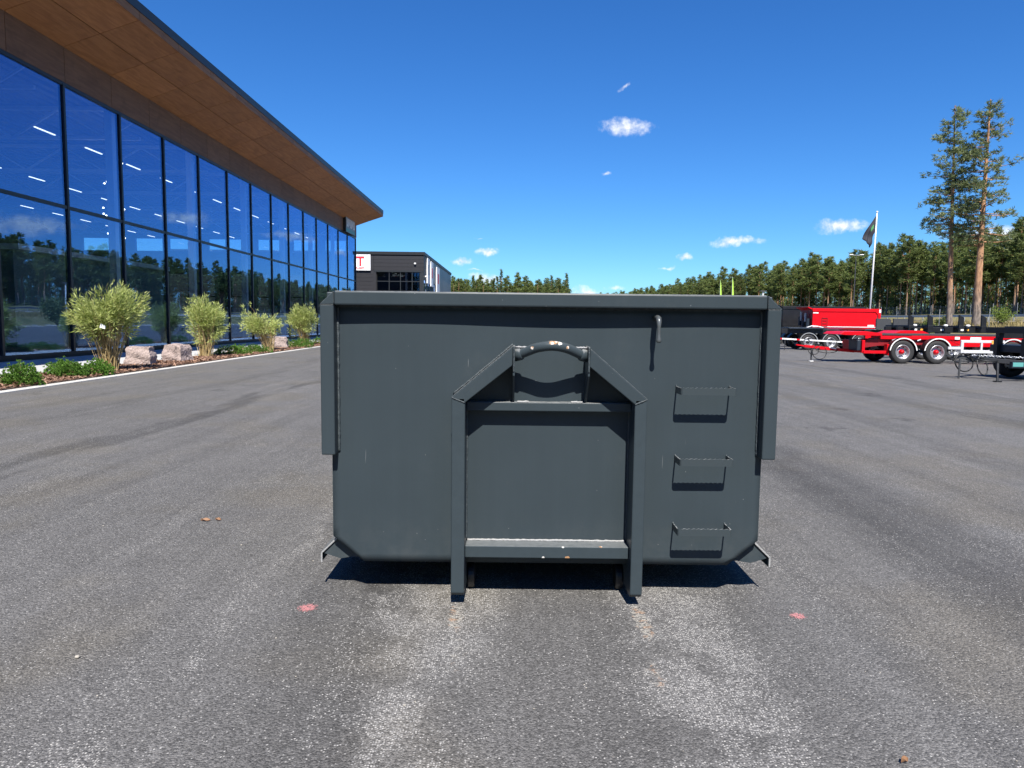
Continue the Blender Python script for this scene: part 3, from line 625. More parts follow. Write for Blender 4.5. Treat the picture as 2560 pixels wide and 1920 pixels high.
# A-frame: two legs running back as skids, two raking struts
chipL = chipped_paint('rail_paint', [((-.50, -.12, .03), .022), ((.50, -.12, .03), .03)])
for s in (0, 1):
    xa, xb = ((-.324, -.251), (.662, .728))[s]
    leg = MB().prism([(YF - .18, .078), (YF - .158, .057), (YF - .002, .057), (YF - .002, 1.157), (YF - .18, 1.157)], 'x', xa, xb).build('frame_leg', chipL, box, bevel=.006)
    MB().box(xa, xb, YF + .0, YB - .1, .058, .186).build('skid', PT, leg, bevel=.004)
    for yy_ in (YF + .12, YB - .5):
        xc = xb + .022 if s == 0 else xa - .022
        MB().lathe([(.0, -.022), (.072, -.022), (.078, -.012), (.078, .012), (.072, .022), (.0, .022)], (xc, yy_, .078), 24, 'x').build('roller', M['black'], leg, smooth=False)
    poly = ([(-.324, 1.159), (-.2515, 1.131), (.001, 1.334), (.003, 1.436)], [(.7285, 1.159), (.662, 1.131), (.414, 1.332), (.417, 1.427)])[s]
    st = MB().prism(poly, 'y', YF - .18, YF - .012).build('frame_strut', PT, box, bevel=.005)
    p = poly; yv_ = YF - .1805
    weld((p[0][0], yv_, p[0][1]), (p[1][0], yv_, p[1][1]), .0045, step=.006)
    weld((p[0][0], yv_ + .004, p[0][1]), (p[3][0], yv_ + .004, p[3][1]), .0032, step=.008)
    weld((p[0][0], YF - .008, p[0][1] + .006), (p[3][0], YF - .008, p[3][1] + .006), .007)
    weld((xb if s == 0 else xa, YF - .005, .33), (xb if s == 0 else xa, YF - .005, 1.08), .007)
    xg = (.009, .411)[s]
    MB().prism([(YF - .182, 1.28), (YF - .05, 1.126), (YF - .002, 1.126), (YF - .002, 1.438), (YF - .182, 1.438)], 'x', xg - .0055, xg + .0055).build('hook_plate', PT, box, bevel=.002)
    weld((xg, yv_ - .001, 1.30), (xg, yv_ - .001, 1.436), .0045, step=.007)
    sx = 1 if s == 0 else -1
    weld((xg + sx * .008, YF - .135, 1.432), (xg + sx * .07, YF - .15, 1.432), .006, 'weldlight', step=.008)
    weld((xg + sx * .02, YF - .068, 1.128), (xg + sx * .085, YF - .066, 1.128), .0065, 'weldlight', step=.008)
chipB = chipped_paint('hook_bar_paint', [((.010, -.205, 1.464), .046), ((.045, -.21, 1.458), .026), ((-.10, -.19, 1.43), .016), ((.09, -.205, 1.435), .018)], dust_glint=.2)
pp = [(.012, YF - .118, 1.386), (.043, YF - .130, 1.394), (.083, YF - .150, 1.411), (.123, YF - .172, 1.428), (.167, YF - .190, 1.438), (.210, YF - .196, 1.442), (.253, YF - .190, 1.438), (.297, YF - .172, 1.427), (.337, YF - .150, 1.410), (.377, YF - .130, 1.393), (.408, YF - .118, 1.385)]
cr = [Vector(q) for q in pp]; fine = []
for i in range(len(cr) - 1):
    a, b, c, d = cr[max(i - 1, 0)], cr[i], cr[i + 1], cr[min(i + 2, len(cr) - 1)]
    for k in range(4):
        t = k / 4; fine.append(.5 * ((2 * b) + (c - a) * t + (2 * a - 5 * b + 4 * c - d) * t * t + (3 * b - a - 3 * c + d) * t ** 3))
fine.append(cr[-1])
hook = MB().tube(fine, .0262, 20).build('hook_bar', chipB, box, smooth=True)
for a, b in ((0, 1), (-1, -2)):
    q0, q1 = Vector(pp[a]), Vector(pp[b]); q1 = q0 + (q1 - q0).normalized() * .046
    MB().tube([q0, q0.lerp(q1, .85), q1], [.034, .034, .030], 20).build('collar', PT, hook, smooth=True)
chipC = chipped_paint('cross_bar_paint', [((-.02, -.11, .258), .016), ((.115, -.11, .258), .022), ((.09, -.11, .321), .014), ((.3, -.1, .322), .02)])
MB().box(-.2505, .6615, YF - .072, YF - .003, 1.076, 1.124).build('cross_bar', PT, box, bevel=.004)
MB().box(-.2505, .6615, YF - .110, YF - .003, .255, .321).build('cross_bar', chipC, box, bevel=.004)
weld((-.245, YF - .006, .325), (.655, YF - .006, .325), .007, 'weldlight')
# three climbing steps with toothed upper edge
for x0, x1, zt in ((.919, 1.223, 1.222), (.925, 1.221, .830), (.925, 1.225, .438)):
    y1 = YF - .13; hh = .041; th = .006
    path = [(x0 + .0, YF + .002)] + [(x0 + .014 - .014 * cos(a), y1 + .014 - .014 * sin(a)) for a in np.linspace(0, pi / 2, 5)]
    nb = 60; path += [(x0 + .014 + (x1 - x0 - .028) * i / nb, y1) for i in range(1, nb)]
    path += [(x1 - .014 + .014 * sin(a), y1 + .014 - .014 * cos(a)) for a in np.linspace(0, pi / 2, 5)] + [(x1, YF + .002)]
    mb = MB(); vs = []
    for i, (x, y) in enumerate(path):
        j0, j1 = path[max(i - 1, 0)], path[min(i + 1, len(path) - 1)]; tx, ty = j1[0] - j0[0], j1[1] - j0[1]; l = math.hypot(tx, ty); nx, ny = -ty / l * th, tx / l * th
        tooth = .0042 * abs(sin((x - x0) * 2 * pi / .052)) if y <= y1 + .001 else 0
        vs += [(x, y, zt - hh), (x, y, zt - .004 + tooth), (x + nx, y + ny, zt - .004 + tooth), (x + nx, y + ny, zt - hh)]
    fs = [(4 * i + k, 4 * i + (k + 1) % 4, 4 * i + 4 + (k + 1) % 4, 4 * i + 4 + k) for i in range(len(path) - 1) for k in range(4)] + [(0, 3, 2, 1), tuple(4 * (len(path) - 1) + k for k in range(4))]
    mb.add(vs, fs).build('step', M['tread'], box)
    for xw in (x0 + .003, x1 - .003): weld((xw, YF - .003, zt - hh), (xw, YF - .003, zt + .002), .005, step=.006)
# rope hook high on the wall
lv = [(YF + .002, 1.596, .015), (YF - .07, 1.598, .015), (YF - .10, 1.593, .0155), (YF - .112, 1.575, .0145), (YF - .115, 1.55, .0105), (YF - .116, 1.52, .0095), (YF - .117, 1.495, .0105), (YF - .118, 1.480, .0135), (YF - .118, 1.470, .0140), (YF - .117, 1.464, .010)]
lm = MB()
lm.tube([(.792, y, z) for y, z, w in lv], [w for y, z, w in lv], 14).build('rope_hook', M['hookmetal'], box, smooth=True)

# ------------------------------------------------------------------ planting along the facade
def leaf_quads(c, d, L, W, rng):
    """lanceolate leaves: centres c, directions d (unit), lengths, widths -> quads"""
    n = len(c); up = rng.normal(size=(n, 3)); s = np.cross(d, up); s /= np.linalg.norm(s, axis=1)[:, None] + 1e-9
    L = L[:, None]; W = W[:, None]
    return np.stack([c, c + d * L * .4 + s * W, c + d * L, c + d * L * .4 - s * W], 1).reshape(-1, 3)
def bamboo(label, x, y, h, rad_top, lean, seed, nculm=95, nleaf=9000, tagged=False, cone=0.0, low=0.0):
    rng = np.random.default_rng(seed); z0 = .04
    t = thing('bamboo', label, 'bamboo', (x, y, z0), 'bamboo clumps in the planting bed'); nleaf = int(nleaf * .62)
    cm = MB(); tips = []
    lobes = [(rng.uniform(0, 2 * pi), rng.uniform(.45, 1.0), rng.uniform(.70, 1.0)) for _ in range(7)]
    for i in range(nculm):
        a = rng.uniform(0, 2 * pi); rb = .26 * math.sqrt(rng.random()); lo = lobes[rng.integers(7)]
        a2 = lo[0] + rng.normal(0, .38); rt = rad_top * lo[1] * math.sqrt(rng.uniform(.12, 1)); hh = h * lo[2] * (rng.uniform(.74, 1.0) if i % 6 else rng.uniform(.98, 1.12))
        hh *= 1 + cone * (.55 - rt / rad_top)
        if rng.random() < low: hh *= .55; rt *= 1.1
        p = [Vector((x + rb * cos(a) + lean[0] * f * f + (rt * cos(a2)) * f ** 1.35, y + rb * sin(a) + lean[1] * f * f + (rt * sin(a2)) * f ** 1.35, z0 + hh * (f - .12 * f ** 4))) for f in np.linspace(0, 1, 7)]
        cm.tube(p, [.011, .010, .009, .008, .006, .004, .002], 4, False); tips.append(p)
    cm.build('culms', M['culm'], t)
    tp = np.array([[list(q) for q in p] for p in tips])             # culm, 7, 3
    ci = rng.integers(0, nculm, nleaf); f = .57 + .43 * rng.random(nleaf) ** .70; k = f * 6; k0 = np.minimum(k.astype(int), 5); fr = (k - k0)[:, None]
    base = tp[ci, k0] * (1 - fr) + tp[ci, k0 + 1] * fr
    # leaves sit on short twigs that droop, in little sprays
    spray = rng.integers(0, nleaf // 7, nleaf); sp_off = rng.normal(0, 1, (nleaf // 7, 3)) * np.array([.085, .085, .075])
    base = base[spray * 7 % nleaf] + sp_off[spray] + rng.normal(0, .035, (nleaf, 3))
    cen = np.array([x + lean[0] * .6, y + lean[1] * .6, z0 + h * .5]); out = base - cen; out /= np.linalg.norm(out, axis=1)[:, None] + 1e-9
    d = out * .9 + rng.normal(0, .5, (nleaf, 3)) + np.array([0, 0, .30]); d /= np.linalg.norm(d, axis=1)[:, None]
    q = leaf_quads(base, d, .11 + .10 * rng.random(nleaf), .009 + .008 * rng.random(nleaf), rng) - np.array([x, y, z0])
    tag(link('foliage', tri_mesh('bamboo_foliage', q, 4), M['bleaf'], t), kind='stuff')
    if tagged:
        m = MB(); m.prism([(-.085 + .0, -.05), (.06, -.09), (.085, -.01), (-.05, .06)], 'y', -.004, .004)
        m.v = [(a + x + .30, b + y - .75, c + z0 + 1.28) for a, b, c in m.v]; m.build('plant_tag', M['paper'], t)
    return t
bamboo('tall bamboo clump with a white tag, nearest in the bed', -11.5, 20.2, 2.6, 1.2, (-.05, 0), 11, 120, 14000, True)
bamboo('bushy bamboo clump just beyond the two pink boulders', -12.15, 28.1, 2.3, 1.1, (.05, 0), 12, 110, 13000, cone=.45, low=.03)
bamboo('bamboo clump with splayed bare lower stems, third in the bed', -11.75, 34.2, 2.35, 1.2, (-.45, .1), 33, 90, 8500)
bamboo('farthest bamboo clump, beside the container edge', -12.35, 42.3, 2.65, 1.1, (-.05, 0), 14, 110, 12000, cone=.2, low=.04)

def boulder(label, x, y, sx, sy, sz, rot, seed):
    rng = np.random.default_rng(seed); n = 14; mb = MB()
    vs = []; idx = {}
    def vert(i, j, k):
        if (i, j, k) in idx: return idx[(i, j, k)]
        p = np.array([i / n * 2 - 1, j / n * 2 - 1, k / n * 2 - 1]); r = np.linalg.norm(p); m_ = max(abs(p)); p = p * (.80 + .20 * m_ / (r + 1e-6) * 1.2) if r > 0 else p
        w = .06 * sin(3.1 * p[0] + seed) * cos(2.3 * p[1]) + .05 * sin(5 * p[2] + 2 * p[0] + seed * 2) + rng.normal(0, .016)
        p = p * (1 + w); c, s_ = cos(rot), sin(rot); tap = 1 - .10 * p[2]
        X, Y_ = p[0] * sx / 2 * tap, p[1] * sy / 2 * tap
        vs.append((x + X * c - Y_ * s_, y + X * s_ + Y_ * c, .0 + (p[2] + 1) * sz / 2)); idx[(i, j, k)] = len(vs) - 1; return idx[(i, j, k)]
    fs = []
    for a in range(n):
        for b in range(n):
            fs += [(vert(a, b, 0), vert(a, b + 1, 0), vert(a + 1, b + 1, 0), vert(a + 1, b, 0)), (vert(a, b, n), vert(a + 1, b, n), vert(a + 1, b + 1, n), vert(a, b + 1, n)),
                   (vert(a, 0, b), vert(a + 1, 0, b), vert(a + 1, 0, b + 1), vert(a, 0, b + 1)), (vert(a, n, b), vert(a, n, b + 1), vert(a + 1, n, b + 1), vert(a + 1, n, b)),
                   (vert(0, a, b), vert(0, a, b + 1), vert(0, a + 1, b + 1), vert(0, a + 1, b)), (vert(n, a, b), vert(n, a + 1, b), vert(n, a + 1, b + 1), vert(n, a, b + 1))]
    mb.add(vs, fs); o = mb.build('boulder', M['granite'], None); return tag(o, label, 'boulder', 'granite boulders in the bed')
boulder('squared pink granite boulder right beside the tagged bamboo', -12.02, 22.95, .76, .7, .62, .2, 3)
boulder('pink granite boulder with sloping left side, between a boulder and bushy bamboo', -11.80, 25.0, .70, .68, .62, -.15, 8)
boulder('small grey boulder half hidden behind the third bamboo', -12.25, 37.4, .75, .7, .62, .3, 5)

def shrub(label, x, y, rx, ry, h, seed, n=2600):
    rng = np.random.default_rng(seed); t = thing('dwarf_pine', label, 'shrub', (x, y, .04), 'low dwarf pines in the bed')
    n = int(n * 1.7); k = n // 14; c = rng.normal(size=(k, 3)); c /= np.linalg.norm(c, axis=1)[:, None]; c[:, 2] = abs(c[:, 2]); r = rng.uniform(.62, 1, k) ** .4
    lump = 1 + .16 * np.sin(5 * np.arctan2(c[:, 1], c[:, 0]) + seed) + .12 * rng.normal(size=k)
    c = c * (r * lump)[:, None] * np.array([rx, ry, h * .9])
    sm_ = MB()
    for q in c[:: max(1, k // 22)]: sm_.tube([(x, y, .04), (x + q[0] * .5, y + q[1] * .5, .04 + q[2] * .7), (x + q[0], y + q[1], .04 + q[2])], [.012, .008, .004], 4, False)
    sm_.build('stems', M['culm'], t)
    base = np.repeat(c, 14, 0); out = base / np.array([rx, ry, h]); d = out * .9 + rng.normal(0, .7, base.shape) + np.array([0, 0, .25]); d /= np.linalg.norm(d, axis=1)[:, None]
    q = leaf_quads(base, d, .035 + .035 * rng.random(len(base)), .006 + .006 * rng.random(len(base)), rng)
    tag(link('needles', tri_mesh('dwarf_pine_needles', q, 4), M['shrub'], t), kind='stuff'); return t
shrub('round bright green dwarf pine at the near end of the bed', -10.95, 15.8, .36, .34, .46, 21, 5200)
shrub('dull green dwarf pine behind its brighter neighbours near the tagged bamboo', -11.75, 18.5, .34, .34, .38, 22, 3600)
shrub('bright dwarf pine in front of the tagged bamboo, left of two', -11.20, 18.0, .34, .32, .36, 23, 4200)
shrub('bright dwarf pine in front of the tagged bamboo, right of two', -10.98, 18.75, .34, .34, .36, 24, 4200)
shrub('dark low dwarf pine lying in shade beyond the bushy bamboo', -11.85, 30.0, .7, .5, .36, 25, 5200)
shrub('low bright dwarf pine mat in front of the third bamboo', -11.75, 32.0, .8, .5, .34, 26, 5200)
shrub('low bright dwarf pine mat just past the small grey boulder', -11.75, 38.2, .9, .6, .38, 27, 4600)
shrub('dark green dwarf pine beside the farthest bamboo', -11.9, 40.4, .6, .5, .42, 28, 3600)
shrub('dwarf pine at the container edge past the farthest bamboo', -12.0, 44.5, .6, .5, .42, 29, 3000)

# ------------------------------------------------------------------ pines
def pine(rng, h, crown0, rmax, nbr, tufts, blade, blade_w, trunk_r, lean=(0, 0), shape='pine', nb=8):
    """returns (trunk MB at origin, foliage triangles)"""
    tm = MB(); zz_ = np.linspace(0, h, 12)
    wob = np.cumsum(rng.normal(0, .006 * h / 12, (12, 2)), 0)
    tr = [Vector((wob[i, 0] + lean[0] * (z / h), wob[i, 1] + lean[1] * (z / h), z)) for i, z in enumerate(zz_)]
    tm.tube(tr, [trunk_r * (1.12 if i == 0 else 1) * (1 - .90 * (z / h) ** 1.15) + .012 for i, z in enumerate(zz_)], 8, False)
    def at(z):
        k = min(10, int(z / h * 11)); f = z / h * 11 - k; return tr[k].lerp(tr[k + 1], f)
    tri = []
    for i in range(nbr):
        u = (i + rng.random()) / nbr; z = crown0 * h + (h * .985 - crown0 * h) * u
        if shape == 'pine': prof = (1 - u) ** .62 * (.45 + .55 * min(1, u * 2.6)) + .10
        else: prof = (1 - u) ** .9 + .04
        Lb = rmax * prof * rng.uniform(.55, 1.12); a = rng.uniform(0, 2 * pi); rise = (.30 * u + rng.normal(.02, .10)) if shape == 'pine' else rng.normal(-.22, .06) + .5 * u ** 3
        b = at(z); dirv = Vector((cos(a), sin(a), rise)).normalized(); e = b + dirv * Lb; mid = b + dirv * Lb * .55 + Vector((0, 0, -.05 * Lb))
        if Lb > .5: tm.tube([b, mid, e], [max(.012, trunk_r * .20 * (1 - u) + .014), max(.010, trunk_r * .10 * (1 - u) + .008), .004], 4, False)
        n = max(2, int(tufts * (Lb / rmax) + .5))
        f = rng.uniform(.30 if Lb > .9 else .05, 1.02, n); side = rng.normal(0, .20 * Lb + .06, n); vert = rng.normal(.0, .05 * Lb + .05, n)
        P = np.array(b)[None] + np.array(dirv)[None] * (Lb * f)[:, None]; sd = np.array((-sin(a), cos(a), 0)); P = P + sd * (side * (1.15 - .5 * f))[:, None] + np.array((0, 0, 1)) * vert[:, None]
        P = np.repeat(P, nb, 0); d = rng.normal(0, 1, P.shape) * np.array([1, 1, .55]) + np.array(dirv) * .5 + np.array([0, 0, .25]); d /= np.linalg.norm(d, axis=1)[:, None]
        s = np.cross(d, rng.normal(size=P.shape)); s /= np.linalg.norm(s, axis=1)[:, None] + 1e-9
        Ln = blade * rng.uniform(.6, 1.2, len(P))[:, None]; P = P + rng.normal(0, blade * .22, P.shape)
        tri.append(np.stack([P - s * blade_w, P + s * blade_w, P + d * Ln], 1).reshape(-1, 3))
    return tm, np.concatenate(tri)
def pine_protos(kinds):
    out = []
    for sd, kw, fm_ in kinds:
        tm, tr = pine(np.random.default_rng(sd), **kw)
        tme = bpy.data.meshes.new('trunk'); tme.from_pydata(tm.v, [], tm.f); tme.update(); tme.materials.append(M['bark'])
        tme.polygons.foreach_set('use_smooth', [True] * len(tme.polygons))
        fme = tri_mesh('crown', tr, 3); fme.materials.append(fm_); out.append((tme, fme, kw['h'], tr))
    return out
def put_tree(proto, x, y, z, s, rz, label, name, group=None, cat='tree'):
    t = thing(name, label, cat, (x, y, z), group); t.scale = (s, s, s * (random.uniform(.95, 1.06) if group else 1)); t.rotation_euler = (0, 0, rz); del t['_org']
    link('trunk', proto[0], None, t); link('crown', proto[1], None, t); return t
def tz(x, y): return ground_z(x + .109 * y)
# the two tall pines on the bank
big = pine_protos([(41, dict(h=21.6, crown0=.40, rmax=3.7, nbr=84, tufts=17, blade=.36, blade_w=.045, trunk_r=.27, lean=(-.8, 0), nb=13), M['tallneedle']),
                   (42, dict(h=21.7, crown0=.36, rmax=3.9, nbr=96, tufts=17, blade=.36, blade_w=.045, trunk_r=.36, lean=(-.1, 0), nb=13), M['tallneedle'])])
put_tree(big[0], 44.1, 72, 1.62, 1.0, 0.0, 'thinner left one of the two tall pines standing apart on the bank', 'pine_tree')
put_tree(big[1], 45.45, 70, 1.50, 1.0, 0.0, 'thicker right one of the two tall pines standing apart on the bank', 'pine_tree')
# forest edge
fp = pine_protos([(50 + i, dict(h=h_, crown0=c0, rmax=r_, nbr=nb_, tufts=10, blade=.60, blade_w=.085, trunk_r=.15, nb=9), M['needle']) for i, (h_, c0, r_, nb_) in enumerate(
    [(16, .42, 3.1, 74), (16.6, .46, 2.9, 70), (15.4, .38, 3.3, 76), (16.8, .48, 2.7, 66), (15.8, .42, 3.2, 74)])] +
    [(60, dict(h=14.5, crown0=.10, rmax=2.3, nbr=90, tufts=8, blade=.55, blade_w=.075, trunk_r=.14, shape='spruce', nb=8), M['needle2']),
     (61, dict(h=15.5, crown0=.20, rmax=2.0, nbr=84, tufts=8, blade=.55, blade_w=.075, trunk_r=.14, shape='spruce', nb=8), M['needle2'])])
cnt = 0; rest = []
fl = 'slender pine in the forest edge behind the guardrail'
trees = []
y = 84.0
while y < 470:
    for row in range(7):
        c = 107 + row * 3.6 + random.uniform(-2.2, 2.2) - (6 if y < 120 else 0); yy_ = y + random.uniform(-1.8, 1.8); trees.append((row, c - .109 * yy_, yy_))
    y += 3.7 if y < 220 else 4.6
for row, x, y in trees:
    k = random.choice([0, 1, 2, 3, 4, 0, 1, 2, 3, 4, 5, 6]) if row > 0 or y > 260 else random.choice([0, 1, 2, 3, 4])
    s = random.uniform(.84, 1.12) * (1.0 if y < 330 else .94)
    if row <= 2 and cnt < 232:
        put_tree(fp[k], x, y, tz(x, y) - .1, s, random.uniform(0, 6.28), fl, 'pine_tree', 'pines of the forest edge'); cnt += 1
    else: rest.append((k if row < 3 else random.choice([5, 6]), x, y, tz(x, y) - .1 - (2.0 if row > 4 else 0), s))
# pointed wood beyond the yard, straight ahead
wl_ = 'pointed conifer in the far wood beyond the workshop'
for i in range(66):
    row = i % 3; u = (i // 3 + random.uniform(-.3, .3)) / 21; x = -30 + 52 * u; y = 262 + row * 8 + random.uniform(-2, 2)
    if x > 20.5: continue
    k = random.choice([5, 6, 0, 1, 2, 3]); put_tree(fp[k], x, y, -.1, random.uniform(.96, 1.22) * (.93 if k < 5 else 1.06), random.uniform(0, 6.28), wl_, 'conifer', 'conifers of the far wood')
for i in range(170): rest.append((random.choice([5, 6, 0, 2]), random.uniform(-70, 19.5), random.uniform(270, 330), -.1, random.uniform(.85, 1.1)))
# unseen trees added behind the photographer to block low sky, more wood near right
for i in range(150):
    a = pi * (1.02 + .98 * i / 150); r = random.choice([46, 51, 56]) + random.uniform(-2, 2); rest.append((random.choice([5, 6, 0, 2]), 14 + r * 1.35 * cos(a), 4 + r * sin(a), -.1, random.uniform(1.0, 1.35)))
for i in range(40): rest.append((random.choice([5, 6, 0, 2]), 98 + random.uniform(0, 14), 8 + i * 1.95, 4.0, random.uniform(.9, 1.1)))
# the depth of the wood: one mass nobody can count
fv_ = []; tv = MB()
for k, x, y, z, s in rest:
    tr = fp[k][3]; m_ = len(tr) // 3; sel = np.random.default_rng(int(abs(x * 7 + y))).permutation(m_)[: m_ // 2]
    q = tr.reshape(-1, 3, 3)[sel].reshape(-1, 3); a = random.uniform(0, 6.28); R_ = np.array([[cos(a), -sin(a), 0], [sin(a), cos(a), 0], [0, 0, 1]]); q = q @ R_.T * s
    fv_.append(q + np.array([x, y, z])); tv.tube([(x, y, z), (x, y, z + fp[k][2] * s * .9)], [.15 * s, .03], 5, False)
fw_ = tag(link('forest_depth', tri_mesh('forest_depth', np.concatenate(fv_), 3), M['needle']), 'dense dark green mass of conifers behind the forest edge', 'forest', kind='stuff')
NU = 26000; uy = RNG.uniform(70, 470, NU); uc = RNG.uniform(111, 136, NU); ux = uc - .109 * uy; uz = np.array([ground_z(c) for c in uc]) + RNG.random(NU) ** 1.6 * (2.0 + 3.5 * (uc > 120)) * (.55 + .45 * np.sin(uy * .7 + ux * .5))
ud = RNG.normal(size=(NU, 3)); ud /= np.linalg.norm(ud, axis=1)[:, None]
tag(link('undergrowth', tri_mesh('undergrowth', leaf_quads(np.stack([ux, uy, uz], 1), ud, RNG.uniform(.4, 1.0, NU), RNG.uniform(.12, .3, NU), RNG), 4), M['needle2']), 'dark green undergrowth between the forest trunks', 'undergrowth', kind='stuff')
tag(tv.build('forest_trunks', M['bark']), 'orange brown trunks deep inside the forest', 'forest', kind='stuff')

def bush(label, x, y, z, r, h, seed, n=1500, mat='bush', leaf=.14):
    rng = np.random.default_rng(seed); t = thing('bush', label, 'bush', (x, y, z), 'bushes on the road bank'); sm_ = MB(); tips = []
    for i in range(16):
        a = rng.uniform(0, 2 * pi); rr = r * rng.uniform(.2, 1); hh = h * rng.uniform(.45, 1)
        p = [(x, y, z), (x + .35 * rr * cos(a), y + .35 * rr * sin(a), z + hh * .5), (x + rr * cos(a), y + rr * sin(a), z + hh)]; sm_.tube(p, [.03, .02, .008], 4, False); tips.append(p)
    sm_.build('stems', M['bark'], t); tp = np.array(tips) - np.array([x, y, z]); ci = rng.integers(0, 16, n); f = rng.random(n)[:, None]
    b = tp[ci, 1] * (1 - f) + tp[ci, 2] * f + rng.normal(0, .16 * r, (n, 3)); b[:, 2] = np.maximum(b[:, 2], .05); d = rng.normal(size=(n, 3)); d /= np.linalg.norm(d, axis=1)[:, None]
    tag(link('leaves', tri_mesh('bush_leaves', leaf_quads(b, d, leaf * rng.uniform(.6, 1.3, n), leaf * .3 * rng.uniform(.6, 1.3, n), rng), 4), M[mat], t), kind='stuff'); return t
for i, (x, y, r, h, lab) in enumerate([(40.0, 68.5, .95, 2.2, 'tall pale green bush left of the two tall pines'), (36.6, 70, 1.0, 1.2, 'low green bush behind the two grey panels'),
                                       (47.6, 69.5, 1.15, 2.0, 'yellow green bush right of the two tall pines'), (44.6, 74, .7, 1.0, 'small dark bush between the two tall pines'), (31.5, 101, 2.0, 4.0, 'dark bushy young tree under the forest by the flagpole')]):
    bush(lab, x, y, tz(x, y), r, h, 70 + i, 2200 if i < 4 else 3500, 'bush' if i not in (3, 4) else 'needle2', .14 if i < 4 else .3)
# dry grass on the bank
NG = 26000; cg = RNG.uniform(50.5, 61.5, NG); yg = RNG.uniform(30, 130, NG); xg_ = cg - .109 * yg; zg = np.array([ground_z(c) for c in cg]); clump = np.sin(xg_ * 1.3) + np.sin(yg * 1.1 + xg_ * .4) + RNG.normal(0, .6, NG)
ok = clump > -.5; xg_, yg, zg = xg_[ok], yg[ok], zg[ok]; n = len(xg_); dg_ = RNG.normal(0, .35, (n, 3)); dg_[:, 2] = 1; dg_ /= np.linalg.norm(dg_, axis=1)[:, None]
gq = leaf_quads(np.stack([xg_, yg, zg - .05], 1), dg_, RNG.uniform(.18, .6, n), RNG.uniform(.02, .05, n), RNG)
tag(link('bank_grass', tri_mesh('bank_grass', gq, 4), M['drygrass']), 'dry yellowish grass on the bank below the road', 'grass', kind='stuff')

# ------------------------------------------------------------------ road furniture on the bank
def on_c(c, y): return (c - .109 * y, y)
rail = thing('guardrail', 'long grey steel guardrail along the raised road', 'guardrail', (*on_c(70, 60), ground_z(70)))
ga, gb = on_c(69.6, 40), on_c(69.6, 330)
MB().beam((*ga, ground_z(69.6) + .62), (*gb, ground_z(69.6) + .62), .06, .30).build('rail_beam', M['lamppole'], rail)
for k in range(60):
    x, y = on_c(69.75, 42 + k * 4.0); MB().box(x - .05, x + .05, y - .05, y + .05, ground_z(69.75) - .1, ground_z(69.75) + .7).build('rail_post', M['lamppole'], rail)
fen = thing('wire_fence', 'tall thin wire mesh fence behind the guardrail', 'fence', (*on_c(75, 60), ground_z(75)))
for k in range(60):
    x, y = on_c(75, 60 + k * 4.0); z = ground_z(75); MB().cyl((x, y, z - .1), (x, y, z + 2.1), .035, 6).build('fence_post', M['lamppole'], fen)
wm = MB(); z = ground_z(75); fa, fb = on_c(75, 60), on_c(75, 300)
for h_ in np.arange(.1, 2.1, .2): wm.beam((*fa, z + h_), (*fb, z + h_), .012, .012)
for k in range(240):
    x, y = on_c(75, 60 + k); wm.beam((x, y, z), (x, y, z + 2.05), .010, .010, (0, 1, 0))
tag(wm.build('fence_mesh', M['lamppole'], fen), kind='stuff')
ff = thing('wire_fence', 'low wire fence with pale posts on the bank by the tall pines', 'fence', (*on_c(50.6, 60), ground_z(50.6)))
for k in range(9):
    x, y = on_c(50.9, 46 + k * 6.5); z = ground_z(50.9); MB().cyl((x, y, z - .1), (x, y, z + 1.9), .03, 6).build('fence_post', M['lamppole'], ff)
w_ = MB()
for h_ in (.3, .9, 1.5): w_.beam((*on_c(50.9, 46), ground_z(50.9) + h_), (*on_c(50.9, 98), ground_z(50.9) + h_), .008, .008)
w_.build('fence_wire', M['lamppole'], ff)

fx, fy = 30.15, 60.0
pole = thing('flagpole', 'tall white flagpole rising behind the red tipper body', 'flagpole', (fx, fy, 0))
MB().tube([(fx - .22, fy, 0), (fx - .05, fy, 8), (fx, fy, 10.9)], [.085, .065, .042], 12).build('pole', M['white'], pole, smooth=True)
MB().blob((fx, fy, 10.97), (.09, .09, .07)).build('finial', M['white'], pole)
fgm = MB(); nu, nv = 14, 22; fvv = []
for j in range(nv + 1):
    v = j / nv
    for i in range(nu + 1):
        u = i / nu       # u along the fly, v down the hoist
        z = 10.65 - 1.35 * v * (1 - .45 * u) - 1.9 * u ** 1.15; x = fx - .08 - 1.05 * u * (1 - .15 * v) + .05 * sin(7 * u + 3 * v); yv2 = fy + .10 * sin(9 * u + 4 * v) * u + .06 * sin(15 * v) * u
        x += (.55 * v * u)
        fvv.append((x, yv2, z))
fgm.add(fvv, [(j * (nu + 1) + i, j * (nu + 1) + i + 1, (j + 1) * (nu + 1) + i + 1, (j + 1) * (nu + 1) + i) for j in range(nv) for i in range(nu)])
fo = fgm.build('flag', M['flagdark'], None, smooth=True); tag(fo, 'dark limp flag with green patch hanging on the flagpole', 'flag')
fo.data.materials.append(M['flaggreen'])
for p in fo.data.polygons:
    j, i = divmod(p.index, nu)
    if 7 <= j <= 11 and 3 <= i <= 5: p.material_index = 1
md = fo.modifiers.new('cloth', 'SOLIDIFY'); md.thickness = .01
mx, my = on_c(66, 112.7)
mast = thing('lamp_post', 'tall grey lamp post with white lamp heads in front of the forest', 'lamp post', (mx, my, ground_z(66)))
MB().tube([(mx, my, ground_z(66) - .1), (mx, my, 12.5)], [.10, .055], 8).build('pole', M['charcoal'], mast)
MB().beam((mx - 1.0, my, 12.5), (mx + 1.0, my, 12.5), .07, .07).build('cross_arm', M['lamppole'], mast)
for dx in (-.8, .85): MB().box(mx + dx - .3, mx + dx + .3, my - .2, my + .2, 12.52, 12.64).build('lamp_head', M['white'], mast, bevel=.05)
